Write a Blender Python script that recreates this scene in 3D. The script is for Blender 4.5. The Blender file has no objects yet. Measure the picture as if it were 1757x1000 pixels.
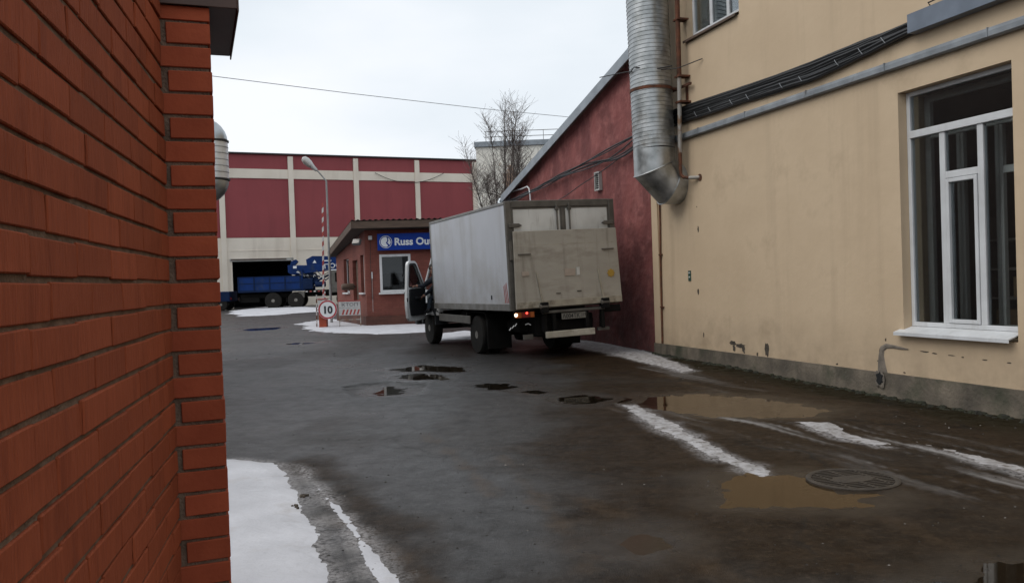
import bpy, bmesh, math, random
import numpy as np
from mathutils import Vector, Matrix
random.seed(7)
R = math.radians
sc = bpy.context.scene
col = sc.collection

# ------------------------------------------------------------------ camera
CAM = np.array([0.0, 0.0, 1.55])
FPX, ROLL, PITCH = 1450.0, 0.034, math.atan(22 / 1450)
fw = np.array([0, math.cos(PITCH), -math.sin(PITCH)])
r0 = np.array([1.0, 0, 0]); u0 = np.array([0, math.sin(PITCH), math.cos(PITCH)])
rt = r0 * math.cos(ROLL) - u0 * math.sin(ROLL); up = u0 * math.cos(ROLL) + r0 * math.sin(ROLL)
cd = bpy.data.cameras.new('camera'); cam = bpy.data.objects.new('camera', cd); col.objects.link(cam)
cd.sensor_width = 36; cd.lens = 36 * FPX / 1757; cd.clip_start = 0.05; cd.clip_end = 3000
cam.matrix_world = Matrix(((rt[0], up[0], -fw[0], CAM[0]), (rt[1], up[1], -fw[1], CAM[1]), (rt[2], up[2], -fw[2], CAM[2]), (0, 0, 0, 1)))
sc.camera = cam

# ------------------------------------------------------------------ sky (overcast), sun, exposure
SUN_EL, SUN_AZ = R(50), R(-112)          # azimuth from +Y, towards -X
w = bpy.data.worlds.new('World'); sc.world = w; w.use_nodes = True
nt = w.node_tree; nt.nodes.clear()
out = nt.nodes.new('ShaderNodeOutputWorld'); bg = nt.nodes.new('ShaderNodeBackground')
sky = nt.nodes.new('ShaderNodeTexSky'); sky.sky_type = 'NISHITA'; sky.sun_disc = False
sky.sun_elevation = SUN_EL; sky.sun_rotation = SUN_AZ; sky.air_density = 1.0; sky.dust_density = 3.0
tc = nt.nodes.new('ShaderNodeTexCoord'); mp = nt.nodes.new('ShaderNodeMapping'); mp.inputs['Scale'].default_value = (1.2, 1.2, 3.2)
no = nt.nodes.new('ShaderNodeTexNoise'); no.inputs['Scale'].default_value = 1.6; no.inputs['Detail'].default_value = 5; no.inputs['Roughness'].default_value = 0.5
cr = nt.nodes.new('ShaderNodeValToRGB')
cr.color_ramp.elements[0].position = 0.30; cr.color_ramp.elements[0].color = (0.600, 0.655, 0.710, 1)
cr.color_ramp.elements[1].position = 0.70; cr.color_ramp.elements[1].color = (0.800, 0.822, 0.860, 1)
e = cr.color_ramp.elements.new(0.5); e.color = (0.690, 0.738, 0.785, 1)
sc10 = nt.nodes.new('ShaderNodeVectorMath'); sc10.operation = 'SCALE'; sc10.inputs['Scale'].default_value = 10.0
mx = nt.nodes.new('ShaderNodeMixRGB'); mx.inputs['Fac'].default_value = 0.955
L = nt.links.new
L(tc.outputs['Generated'], mp.inputs['Vector']); L(mp.outputs[0], no.inputs['Vector']); L(no.outputs['Fac'], cr.inputs['Fac'])
L(cr.outputs['Color'], sc10.inputs[0]); L(sky.outputs['Color'], mx.inputs['Color1']); L(sc10.outputs[0], mx.inputs['Color2'])
L(mx.outputs['Color'], bg.inputs['Color']); bg.inputs['Strength'].default_value = 0.1; L(bg.outputs[0], out.inputs['Surface'])
sd = bpy.data.lights.new('sun', 'SUN'); sd.energy = 0.9; sd.angle = R(45); sd.color = (1.0, 0.96, 0.9)
so = bpy.data.objects.new('sun', sd); col.objects.link(so)
sdir = Vector((math.sin(SUN_AZ) * math.cos(SUN_EL), math.cos(SUN_AZ) * math.cos(SUN_EL), math.sin(SUN_EL)))
so.rotation_euler = sdir.to_track_quat('Z', 'Y').to_euler(); so.location = (-20, 10, 30)
vs = sc.view_settings; vs.view_transform = 'Standard'; vs.look = 'None'; vs.exposure = 0.33; vs.gamma = 1; vs.use_curve_mapping = False
sc.cycles.max_bounces = 6; sc.cycles.diffuse_bounces = 3; sc.cycles.glossy_bounces = 3; sc.cycles.transparent_max_bounces = 8
sc.cycles.use_adaptive_sampling = True; sc.cycles.caustics_reflective = False; sc.cycles.caustics_refractive = False

# ------------------------------------------------------------------ noise
def _h(ix, iy, s):
    v = (ix.astype(np.int64) * 374761393 + iy.astype(np.int64) * 668265263 + s * 974711) & 0xffffffff
    v = ((v ^ (v >> 13)) * 1274126177) & 0xffffffff
    return ((v ^ (v >> 16)) & 0xffff) / 65535.0
def vn(x, y, s=0):
    x = np.asarray(x, float); y = np.asarray(y, float)
    ix = np.floor(x); iy = np.floor(y); fx = x - ix; fy = y - iy
    fx = fx * fx * (3 - 2 * fx); fy = fy * fy * (3 - 2 * fy)
    a = _h(ix, iy, s); b = _h(ix + 1, iy, s); c = _h(ix, iy + 1, s); d = _h(ix + 1, iy + 1, s)
    return (a + (b - a) * fx) * (1 - fy) + (c + (d - c) * fx) * fy
def fbm(x, y, s=0, o=4):
    t = 0; a = 0.5
    for i in range(o):
        t = t + a * (vn(x, y, s + i * 17) - 0.5); x = x * 2.03 + 3.1; y = y * 2.03 + 1.7; a *= 0.5
    return t
def sst(a, b, x):
    t = np.clip((np.asarray(x, float) - a) / (b - a), 0, 1); return t * t * (3 - 2 * t)

# ------------------------------------------------------------------ materials
MATS = {}
def mat(name, c, c2=None, scale=3.0, rough=0.7, rough2=None, metal=0.0, bump=0.0, bscale=40.0, stretch=(1, 1, 1), detail=5.0,
        c3=None, s3=0.8, p3=(0.55, 0.7), rnd=0.0, emit=None, spec=0.5, lo=0.35, hi=0.65, coat=0.0):
    m = bpy.data.materials.new(name); m.use_nodes = True; MATS[name] = m
    n = m.node_tree; N = n.nodes; lk = n.links.new; b = N['Principled BSDF']
    b.inputs['Roughness'].default_value = rough; b.inputs['Metallic'].default_value = metal; b.inputs['Specular IOR Level'].default_value = spec
    b.inputs['Coat Weight'].default_value = coat
    t = N.new('ShaderNodeTexCoord'); mpn = N.new('ShaderNodeMapping'); mpn.inputs['Scale'].default_value = stretch
    lk(t.outputs['Object'], mpn.inputs['Vector'])
    if rnd:
        oi = N.new('ShaderNodeObjectInfo'); ml = N.new('ShaderNodeMath'); ml.operation = 'MULTIPLY'; ml.inputs[1].default_value = 37.0
        lk(oi.outputs['Random'], ml.inputs[0]); lk(ml.outputs[0], mpn.inputs['Location'])
    no = N.new('ShaderNodeTexNoise'); no.inputs['Scale'].default_value = scale; no.inputs['Detail'].default_value = detail
    lk(mpn.outputs[0], no.inputs['Vector'])
    r = N.new('ShaderNodeValToRGB'); r.color_ramp.elements[0].position = lo; r.color_ramp.elements[1].position = hi
    c2 = c2 or tuple(x * 0.86 for x in c)
    r.color_ramp.elements[0].color = (*c2, 1); r.color_ramp.elements[1].color = (*c, 1)
    lk(no.outputs['Fac'], r.inputs['Fac']); colr = r.outputs['Color']
    if c3:
        n3 = N.new('ShaderNodeTexNoise'); n3.inputs['Scale'].default_value = s3; n3.inputs['Detail'].default_value = 7; n3.inputs['Roughness'].default_value = 0.62
        lk(mpn.outputs[0], n3.inputs['Vector'])
        r3 = N.new('ShaderNodeValToRGB'); r3.color_ramp.elements[0].position = p3[0]; r3.color_ramp.elements[1].position = p3[1]
        mxn = N.new('ShaderNodeMixRGB'); lk(n3.outputs['Fac'], r3.inputs['Fac']); lk(r3.outputs['Color'], mxn.inputs['Fac'])
        lk(colr, mxn.inputs['Color1']); mxn.inputs['Color2'].default_value = (*c3, 1); colr = mxn.outputs['Color']
    if rnd:
        hs = N.new('ShaderNodeHueSaturation'); mr = N.new('ShaderNodeMapRange'); mr.inputs['To Min'].default_value = 1 - rnd; mr.inputs['To Max'].default_value = 1 + rnd
        lk(oi.outputs['Random'], mr.inputs['Value']); lk(mr.outputs[0], hs.inputs['Value']); lk(colr, hs.inputs['Color']); colr = hs.outputs['Color']
    lk(colr, b.inputs['Base Color'])
    if rough2 is not None:
        rr = N.new('ShaderNodeMapRange'); rr.inputs['From Min'].default_value = 0.35; rr.inputs['From Max'].default_value = 0.65
        rr.inputs['To Min'].default_value = rough; rr.inputs['To Max'].default_value = rough2
        lk(no.outputs['Fac'], rr.inputs['Value']); lk(rr.outputs[0], b.inputs['Roughness'])
    if bump:
        bn = N.new('ShaderNodeTexNoise'); bn.inputs['Scale'].default_value = bscale; bn.inputs['Detail'].default_value = 6
        lk(mpn.outputs[0], bn.inputs['Vector']); bp = N.new('ShaderNodeBump'); bp.inputs['Strength'].default_value = bump; bp.inputs['Distance'].default_value = 0.02
        lk(bn.outputs['Fac'], bp.inputs['Height']); lk(bp.outputs[0], b.inputs['Normal'])
    if emit:
        b.inputs['Emission Color'].default_value = (*emit[:3], 1); b.inputs['Emission Strength'].default_value = emit[3]
    return m
def streak(m, colour, sx=6.0, sz=0.35, p=(0.56, 0.75), amount=0.6):
    """vertical run-off streaks of dirt laid over a material's own colour"""
    n = m.node_tree; N = n.nodes; lk = n.links.new; b = N['Principled BSDF']
    src = b.inputs['Base Color'].links[0].from_socket
    t = N.new('ShaderNodeTexCoord'); mp_ = N.new('ShaderNodeMapping'); mp_.inputs['Scale'].default_value = (sx, sx, sz); lk(t.outputs['Object'], mp_.inputs['Vector'])
    no = N.new('ShaderNodeTexNoise'); no.inputs['Scale'].default_value = 1.0; no.inputs['Detail'].default_value = 6; no.inputs['Roughness'].default_value = 0.6
    lk(mp_.outputs[0], no.inputs['Vector'])
    r = N.new('ShaderNodeValToRGB'); r.color_ramp.elements[0].position = p[0]; r.color_ramp.elements[1].position = p[1]
    r.color_ramp.elements[1].color = (amount, amount, amount, 1); lk(no.outputs['Fac'], r.inputs['Fac'])
    mx_ = N.new('ShaderNodeMixRGB'); lk(r.outputs['Color'], mx_.inputs['Fac']); lk(src, mx_.inputs['Color1']); mx_.inputs['Color2'].default_value = (*colour, 1)
    lk(mx_.outputs['Color'], b.inputs['Base Color']); return m
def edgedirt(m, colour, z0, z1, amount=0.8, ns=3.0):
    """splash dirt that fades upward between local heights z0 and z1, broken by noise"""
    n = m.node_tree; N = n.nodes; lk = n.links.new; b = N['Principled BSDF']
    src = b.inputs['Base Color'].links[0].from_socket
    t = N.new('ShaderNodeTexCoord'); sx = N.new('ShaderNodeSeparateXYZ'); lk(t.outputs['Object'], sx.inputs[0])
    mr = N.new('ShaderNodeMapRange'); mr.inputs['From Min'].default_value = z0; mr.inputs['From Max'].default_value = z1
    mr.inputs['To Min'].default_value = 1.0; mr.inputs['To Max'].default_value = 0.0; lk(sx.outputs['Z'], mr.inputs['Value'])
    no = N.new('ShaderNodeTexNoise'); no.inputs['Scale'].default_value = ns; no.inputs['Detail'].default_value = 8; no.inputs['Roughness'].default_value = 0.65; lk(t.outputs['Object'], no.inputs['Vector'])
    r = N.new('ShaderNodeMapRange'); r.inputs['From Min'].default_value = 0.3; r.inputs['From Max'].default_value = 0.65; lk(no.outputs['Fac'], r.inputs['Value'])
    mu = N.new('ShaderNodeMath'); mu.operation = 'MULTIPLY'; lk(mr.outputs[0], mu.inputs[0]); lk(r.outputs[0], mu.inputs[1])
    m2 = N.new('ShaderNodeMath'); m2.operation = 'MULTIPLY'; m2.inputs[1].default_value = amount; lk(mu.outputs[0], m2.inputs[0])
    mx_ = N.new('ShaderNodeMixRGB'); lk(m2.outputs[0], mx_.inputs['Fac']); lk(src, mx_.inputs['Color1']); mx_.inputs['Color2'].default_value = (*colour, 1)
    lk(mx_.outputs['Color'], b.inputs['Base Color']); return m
def glass(name, tint=(0.75, 0.8, 0.8), refl=1.0):
    m = bpy.data.materials.new(name); m.use_nodes = True; MATS[name] = m
    n = m.node_tree; N = n.nodes; N.clear(); lk = n.links.new
    o = N.new('ShaderNodeOutputMaterial'); mxs = N.new('ShaderNodeMixShader'); tr = N.new('ShaderNodeBsdfTransparent'); gl = N.new('ShaderNodeBsdfGlossy')
    gl.inputs['Roughness'].default_value = 0.02; gl.inputs['Color'].default_value = (0.9, 0.93, 0.95, 1); tr.inputs['Color'].default_value = (*tint, 1)
    fr = N.new('ShaderNodeFresnel'); fr.inputs['IOR'].default_value = 1.5
    mu = N.new('ShaderNodeMath'); mu.operation = 'MULTIPLY'; mu.inputs[1].default_value = refl; lk(fr.outputs[0], mu.inputs[0])
    lk(mu.outputs[0], mxs.inputs['Fac']); lk(tr.outputs[0], mxs.inputs[1]); lk(gl.outputs[0], mxs.inputs[2]); lk(mxs.outputs[0], o.inputs['Surface']); return m
M = MATS

# ------------------------------------------------------------------ mesh builders
class MB:
    def __init__(s): s.v = []; s.f = []
    def add(s, v, f):
        k = len(s.v); s.v += [tuple(p) for p in v]; s.f += [tuple(i + k for i in q) for q in f]; return s
    def box(s, x0, x1, y0, y1, z0, z1):
        v = [(x0, y0, z0), (x1, y0, z0), (x1, y1, z0), (x0, y1, z0), (x0, y0, z1), (x1, y0, z1), (x1, y1, z1), (x0, y1, z1)]
        return s.add(v, [(0, 3, 2, 1), (4, 5, 6, 7), (0, 1, 5, 4), (1, 2, 6, 5), (2, 3, 7, 6), (3, 0, 4, 7)])
    def hexa(s, b, t):
        return s.add(list(b) + list(t), [(0, 3, 2, 1), (4, 5, 6, 7), (0, 1, 5, 4), (1, 2, 6, 5), (2, 3, 7, 6), (3, 0, 4, 7)])
    def tube(s, path, r, n=8, cap=True):
        P = [Vector(p) for p in path]; m = len(P)
        rs = r if isinstance(r, (list, tuple)) else [r] * m
        d0 = (P[1] - P[0]).normalized(); a = Vector((0, 0, 1)) if abs(d0.z) < 0.9 else Vector((1, 0, 0))
        x = d0.cross(a).normalized(); vs_ = []
        for i in range(m):
            d = (P[min(i + 1, m - 1)] - P[max(i - 1, 0)]).normalized()
            x = (x - d * x.dot(d)).normalized(); y = d.cross(x)
            for j in range(n):
                t = 2 * math.pi * j / n; vs_.append(P[i] + (x * math.cos(t) + y * math.sin(t)) * rs[i])
        fs = [(i * n + j, i * n + (j + 1) % n, (i + 1) * n + (j + 1) % n, (i + 1) * n + j) for i in range(m - 1) for j in range(n)]
        if cap: fs += [tuple(range(n))[::-1], tuple((m - 1) * n + j for j in range(n))]
        return s.add(vs_, fs)
    def lathe(s, prof, n=24, axis='z', c=(0, 0, 0)):
        """prof: (radius, height) list; closed at both ends"""
        vs_ = []
        for r, h in prof:
            for j in range(n):
                t = 2 * math.pi * j / n; a, b = r * math.cos(t), r * math.sin(t)
                p = {'z': (a, b, h), 'x': (h, a, b), 'y': (b, h, a)}[axis]; vs_.append((p[0] + c[0], p[1] + c[1], p[2] + c[2]))
        m = len(prof); fs = [(i * n + j, i * n + (j + 1) % n, (i + 1) * n + (j + 1) % n, (i + 1) * n + j) for i in range(m - 1) for j in range(n)]
        fs += [tuple(range(n))[::-1], tuple((m - 1) * n + j for j in range(n))]
        return s.add(vs_, fs)
    def prism(s, poly, a0, a1, axis='x'):
        """poly of 2-D points extruded along axis: x -> (y,z), y -> (x,z), z -> (x,y)"""
        n = len(poly); f3 = {'x': lambda p, a: (a, p[0], p[1]), 'y': lambda p, a: (p[0], a, p[1]), 'z': lambda p, a: (p[0], p[1], a)}[axis]
        v = [f3(p, a0) for p in poly] + [f3(p, a1) for p in poly]
        return s.add(v, [tuple(range(n))[::-1], tuple(range(n, 2 * n))] + [(i, (i + 1) % n, (i + 1) % n + n, i + n) for i in range(n)])
    def holes(s, x0, x1, z0, z1, hs, d, top=None):
        """wall in the x-z plane facing -y with rectangular openings; top(x) gives a sloping head"""
        xs = sorted({x0, x1, *[h[0] for h in hs], *[h[1] for h in hs]}); zs = sorted({z0, z1, *[h[2] for h in hs], *[h[3] for h in hs]})
        zz = lambda x, z: (top(x) if (top and z == z1) else z)
        for i in range(len(xs) - 1):
            for j in range(len(zs) - 1):
                a, b, c, e_ = xs[i], xs[i + 1], zs[j], zs[j + 1]; cx, cz = (a + b) / 2, (c + e_) / 2
                if any(h[0] < cx < h[1] and h[2] < cz < h[3] for h in hs): continue
                s.add([(a, 0, zz(a, c)), (b, 0, zz(b, c)), (b, 0, zz(b, e_)), (a, 0, zz(a, e_))], [(0, 1, 2, 3)])
                s.add([(a, d, zz(a, c)), (b, d, zz(b, c)), (b, d, zz(b, e_)), (a, d, zz(a, e_))], [(3, 2, 1, 0)])
        def ring(a, b, c, e_, inv):
            q = [(a, c), (b, c), (b, e_), (a, e_)]
            for k in range(4):
                p, r_ = q[k], q[(k + 1) % 4]
                s.add([(p[0], 0, zz(*p)), (r_[0], 0, zz(*r_)), (r_[0], d, zz(*r_)), (p[0], d, zz(*p))], [(0, 1, 2, 3) if inv else (3, 2, 1, 0)])
        for h in hs: ring(*h, True)
        ring(x0, x1, z0, z1, False); return s
    def frame(s, x0, x1, z0, z1, w_, y0, y1):
        s.box(x0, x0 + w_, y0, y1, z0, z1); s.box(x1 - w_, x1, y0, y1, z0, z1)
        s.box(x0 + w_, x1 - w_, y0, y1, z0, z0 + w_); s.box(x0 + w_, x1 - w_, y0, y1, z1 - w_, z1); return s
    def xf(s, mtx):
        s.v = [tuple(mtx @ Vector(p)) for p in s.v]; return s
    def build(s, name, m, parent=None, smooth=False, bevel=0.0, seg=1, weld=False, loc=None, rot=None):
        me = bpy.data.meshes.new(name); me.from_pydata(s.v, [], s.f)
        if bevel or weld:
            bm = bmesh.new(); bm.from_mesh(me)
            if weld: bmesh.ops.remove_doubles(bm, verts=bm.verts, dist=1e-5)
            if bevel:
                ed = [e_ for e_ in bm.edges if len(e_.link_faces) == 2 and e_.calc_face_angle(0) > 0.5]
                bmesh.ops.bevel(bm, geom=ed, offset=bevel, segments=seg, affect='EDGES', clamp_overlap=True)
            bmesh.ops.recalc_face_normals(bm, faces=bm.faces); bm.to_mesh(me); bm.free()
        return link(name, me, m, parent, smooth, loc, rot)
def link(name, me, m, parent=None, smooth=False, loc=None, rot=None):
    if m is not None and not me.materials: me.materials.append(M[m] if isinstance(m, str) else m)
    if smooth:
        me.shade_smooth() if hasattr(me, 'shade_smooth') else None
        if smooth != 'all': me.set_sharp_from_angle(angle=R(38))
    o = bpy.data.objects.new(name, me); col.objects.link(o); o.parent = parent
    if loc: o.location = loc
    if rot: o.rotation_euler = rot
    return o
def tag(o, label, cat=None, group=None, kind=None):
    o['label'] = label
    if cat: o['category'] = cat
    if group: o['group'] = group
    if kind: o['kind'] = kind
    return o
def thing(name, label, cat, loc=(0, 0, 0), rz=0.0, group=None):
    o = bpy.data.objects.new(name, None); col.objects.link(o); o.location = loc; o.rotation_euler = (0, 0, rz); o.empty_display_size = 0.2
    return tag(o, label, cat, group)
def copy_part(o, parent, loc=None, rot=None, scale=None):
    c = o.copy(); col.objects.link(c); c.parent = parent
    if loc is not None: c.location = loc
    if rot is not None: c.rotation_euler = rot
    if scale is not None: c.scale = scale
    return c
def text(name, body, size, m, parent, loc, rot, ext=0.004, align='LEFT', bold=0.0, sx=1.0):
    cu = bpy.data.curves.new(name, 'FONT'); cu.body = body; cu.size = size; cu.extrude = ext; cu.align_x = align; cu.offset = bold; cu.resolution_u = 3
    t = bpy.data.objects.new(name, cu); col.objects.link(t)
    dg = bpy.context.evaluated_depsgraph_get(); dg.update(); me = bpy.data.meshes.new_from_object(t.evaluated_get(dg))
    bpy.data.objects.remove(t); me.materials.clear()
    o = link(name, me, m, parent, False, loc, rot); o.scale = (sx, 1, 1); return o
def skin(verts, edges, radii, sub=2):
    me = bpy.data.meshes.new('skin'); me.from_pydata(verts, edges, []); o = bpy.data.objects.new('skin', me); col.objects.link(o)
    md = o.modifiers.new('s', 'SKIN'); md.use_smooth_shade = True
    for i, r_ in enumerate(radii): me.skin_vertices[0].data[i].radius = r_ if isinstance(r_, tuple) else (r_, r_)
    me.skin_vertices[0].data[0].use_root = True
    sb = o.modifiers.new('u', 'SUBSURF'); sb.levels = sub; sb.render_levels = sub
    dg = bpy.context.evaluated_depsgraph_get(); dg.update(); r_ = bpy.data.meshes.new_from_object(o.evaluated_get(dg)); bpy.data.objects.remove(o); return r_

# photo-to-ground helper: where the sight line through photo pixel (x, y) meets the yard
def G(px, py, z=0.0):
    d = fw + rt * (px - 878.5) / FPX - up * (py - 500) / FPX; t = (z - CAM[2]) / d[2]; p = CAM + d * t; return (float(p[0]), float(p[1]))

# ------------------------------------------------------------------ material library
def brick_paint(name, c, c2, mc):
    m = mat(name, c, c2, 1.6, 0.85, bump=0.15, bscale=14); n = m.node_tree; N = n.nodes; lk = n.links.new; b = N['Principled BSDF']; src = b.inputs['Base Color'].links[0].from_socket
    t = N.new('ShaderNodeTexCoord'); s_ = N.new('ShaderNodeSeparateXYZ'); cb_ = N.new('ShaderNodeCombineXYZ'); ad = N.new('ShaderNodeMath'); lk(t.outputs['Object'], s_.inputs[0]); lk(s_.outputs['X'], ad.inputs[0]); lk(s_.outputs['Y'], ad.inputs[1]); lk(ad.outputs[0], cb_.inputs['X']); lk(s_.outputs['Z'], cb_.inputs['Y'])
    bt = N.new('ShaderNodeTexBrick'); bt.inputs['Scale'].default_value = 1.0; bt.inputs['Brick Width'].default_value = 0.26; bt.inputs['Row Height'].default_value = 0.078; bt.inputs['Mortar Size'].default_value = 0.006; bt.inputs['Bias'].default_value = 0
    bt.inputs['Color1'].default_value = (1, 1, 1, 1); bt.inputs['Color2'].default_value = (0.82, 0.82, 0.82, 1); bt.inputs['Mortar'].default_value = (*mc, 1); lk(cb_.outputs[0], bt.inputs['Vector'])
    mu = N.new('ShaderNodeMixRGB'); mu.blend_type = 'MULTIPLY'; mu.inputs['Fac'].default_value = 1; lk(src, mu.inputs['Color1']); lk(bt.outputs['Color'], mu.inputs['Color2']); lk(mu.outputs['Color'], b.inputs['Base Color']); return m
mat('mortar', (0.240, 0.165, 0.120), (0.135, 0.092, 0.066), 14, 0.9, spec=0.2, bump=0.5, bscale=120)
mat('brick', (0.395, 0.098, 0.043), (0.335, 0.080, 0.035), 5, 0.85, spec=0.2, bump=0.6, bscale=9, stretch=(26, 26, 2.0), rnd=0.13, c3=(0.28, 0.066, 0.029), s3=0.5)
mat('brick_smooth', (0.385, 0.090, 0.042), (0.32, 0.072, 0.034), 9, 0.85, spec=0.2, bump=0.10, bscale=70, rnd=0.13)
mat('brown_metal', (0.105, 0.066, 0.054), (0.08, 0.05, 0.041), 6, 0.5, spec=0.25, bump=0.05, bscale=5)
mat('galv', (0.50, 0.53, 0.55), (0.34, 0.365, 0.38), 5, 0.30, 0.46, metal=0.9, bump=0.08, bscale=7)
mat('galv_sheen', (0.82, 0.85, 0.87), (0.7, 0.73, 0.75), 5, 0.4, metal=0.55, bump=0.05, bscale=7)  # whitened galv: the straight length's bright reflection is put into the colour
mat('galv_dull', (0.52, 0.535, 0.54), (0.28, 0.29, 0.285), 4.5, 0.34, 0.52, metal=0.9, c3=(0.16, 0.14, 0.11), s3=2.0, p3=(0.56, 0.76), bump=0.1, bscale=6)
mat('zinc_flash', (0.29, 0.31, 0.33), (0.20, 0.215, 0.23), 4, 0.5, metal=0.25, c3=(0.10, 0.085, 0.07), s3=3, p3=(0.58, 0.75), bump=0.15, bscale=6)
mat('zinc_tray', (0.20, 0.23, 0.28), (0.15, 0.175, 0.215), 3, 0.42, metal=0.25, bump=0.06, bscale=4)
mat('roof_grey', (0.30, 0.33, 0.36), (0.22, 0.245, 0.27), 3, 0.5, metal=0.2, bump=0.1, bscale=3)
mat('rust', (0.16, 0.055, 0.025), (0.07, 0.028, 0.015), 9, 0.85, bump=0.4, bscale=50)
mat('pipe_grey', (0.33, 0.31, 0.28), (0.20, 0.12, 0.07), 5, 0.6, bump=0.15, bscale=30, lo=0.4, hi=0.5)
mat('plaster_yellow', (0.625, 0.480, 0.325), (0.570, 0.432, 0.288), 0.9, 0.85, bump=0.30, bscale=6, detail=8, c3=(0.42, 0.31, 0.20), s3=0.9, p3=(0.56, 0.80))
streak(M['plaster_yellow'], (0.30, 0.215, 0.14), 2.2, 0.16, (0.55, 0.80), 0.34)
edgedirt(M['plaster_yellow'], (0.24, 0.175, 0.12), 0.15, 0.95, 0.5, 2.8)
mat('plaster_chip', (0.10, 0.082, 0.062), (0.045, 0.036, 0.028), 14, 0.95, bump=0.6, bscale=60)
mat('mortar_patch', (0.22, 0.185, 0.15), (0.14, 0.12, 0.10), 9, 0.95, bump=0.5, bscale=50)
mat('plinth', (0.20, 0.165, 0.125), (0.095, 0.08, 0.062), 2.6, 0.9, bump=0.5, bscale=22, detail=9, c3=(0.055, 0.058, 0.036), s3=1.7, p3=(0.50, 0.68))
streak(M['plinth'], (0.06, 0.05, 0.04), 3.0, 0.6, (0.52, 0.7), 0.7)
mat('moss', (0.03, 0.032, 0.016), (0.015, 0.014, 0.01), 12, 1.0, bump=0.8, bscale=40)
mat('white_pvc', (0.68, 0.69, 0.70), (0.58, 0.585, 0.59), 3, 0.38)
streak(M['white_pvc'], (0.36, 0.34, 0.31), 5, 0.8, (0.55, 0.8), 0.6)
mat('white_inner', (0.74, 0.75, 0.72), (0.68, 0.69, 0.66), 3, 0.5)
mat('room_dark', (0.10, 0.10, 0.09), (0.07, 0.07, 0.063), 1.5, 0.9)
mat('shelf', (0.16, 0.14, 0.12), (0.11, 0.1, 0.085), 3, 0.7)
mat('cardboard', (0.20, 0.135, 0.075), (0.15, 0.1, 0.055), 4, 0.85, rnd=0.3)
mat('cable_black', (0.016, 0.016, 0.017), (0.010, 0.010, 0.011), 8, 0.48)
mat('cable_clip', (0.34, 0.35, 0.36), None, 8, 0.4, metal=0.5)
mat('plaster_red', (0.250, 0.074, 0.066), (0.155, 0.046, 0.042), 1.3, 0.9, bump=1.0, bscale=9, detail=9, c3=(0.31, 0.108, 0.096), s3=3.2, p3=(0.48, 0.70))
streak(M['plaster_red'], (0.11, 0.028, 0.028), 1.6, 0.35, (0.50, 0.72), 0.75)
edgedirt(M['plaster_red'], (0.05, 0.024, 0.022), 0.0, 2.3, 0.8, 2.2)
mat('tag_green', (0.02, 0.085, 0.06), (0.03, 0.05, 0.045), 60, 0.4)
mat('tag_white', (0.6, 0.62, 0.6), None, 30, 0.5)
mat('vent_white', (0.42, 0.41, 0.39), (0.33, 0.32, 0.30), 5, 0.6)
mat('factory_red', (0.285, 0.058, 0.064), (0.25, 0.050, 0.056), 0.35, 0.8, bump=0.05, bscale=2, detail=6)
streak(M['factory_red'], (0.21, 0.042, 0.048), 0.9, 0.1, (0.52, 0.72), 0.6)
mat('factory_cream', (0.78, 0.70, 0.60), (0.69, 0.615, 0.52), 0.5, 0.85, bump=0.05, bscale=3)
streak(M['factory_cream'], (0.52, 0.44, 0.36), 0.8, 0.12, (0.54, 0.74), 0.55)
mat('cream_wall', (0.86, 0.83, 0.75), (0.79, 0.75, 0.67), 0.8, 0.9, c3=(0.36, 0.235, 0.165), s3=0.34, p3=(0.575, 0.595), bump=0.15, bscale=5)
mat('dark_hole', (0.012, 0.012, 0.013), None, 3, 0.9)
mat('steel_dark', (0.03, 0.03, 0.032), (0.018, 0.018, 0.018), 6, 0.6, bump=0.1, bscale=20)
mat('wire_grey', (0.16, 0.165, 0.175), None, 4, 0.6)
mat('lamp_pole', (0.30, 0.30, 0.30), (0.22, 0.21, 0.2), 4, 0.55, metal=0.2)
mat('lamp_head', (0.52, 0.51, 0.49), None, 4, 0.45)
mat('lamp_lens', (0.36, 0.33, 0.30), None, 9, 0.2)
mat('bark', (0.075, 0.058, 0.048), (0.045, 0.034, 0.028), 6, 0.9)
mat('twig', (0.17, 0.135, 0.12), (0.115, 0.09, 0.08), 4, 0.9)
mat('sign_white', (0.72, 0.73, 0.74), (0.66, 0.67, 0.68), 5, 0.4)
mat('sign_red', (0.40, 0.045, 0.055), (0.33, 0.035, 0.045), 6, 0.45)
mat('sign_black', (0.02, 0.021, 0.028), None, 5, 0.5)
mat('board_white', (0.50, 0.50, 0.49), (0.40, 0.395, 0.385), 5, 0.55)
mat('board_text', (0.13, 0.12, 0.13), None, 5, 0.6)
mat('stripe_red', (0.36, 0.06, 0.05), (0.28, 0.045, 0.04), 6, 0.5)
mat('stripe_white', (0.58, 0.56, 0.55), (0.48, 0.46, 0.45), 6, 0.5)
mat('barrier_orange', (0.34, 0.055, 0.018), (0.26, 0.04, 0.014), 4, 0.5)
mat('sign_blue', (0.004, 0.040, 0.30), (0.004, 0.034, 0.26), 2, 0.55, spec=0.2)
mat('sign_text', (0.80, 0.83, 0.86), None, 3, 0.4)
mat('wood_fascia', (0.115, 0.075, 0.052), (0.08, 0.052, 0.037), 3, 0.7, stretch=(1, 1, 6), bump=0.1, bscale=10)
mat('corrugated', (0.12, 0.085, 0.072), (0.085, 0.062, 0.055), 3, 0.6, bump=0.1, bscale=12)
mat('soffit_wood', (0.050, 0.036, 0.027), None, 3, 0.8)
mat('lamp_housing', (0.10, 0.10, 0.10), None, 5, 0.5)
mat('truck_side', (0.57, 0.59, 0.64), (0.52, 0.535, 0.58), 0.8, 0.38, bump=0.02, bscale=2, c3=(0.45, 0.45, 0.46), s3=0.9, p3=(0.5, 0.75))
streak(M['truck_side'], (0.34, 0.33, 0.32), 2.5, 0.22, (0.52, 0.74), 0.5)
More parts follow.
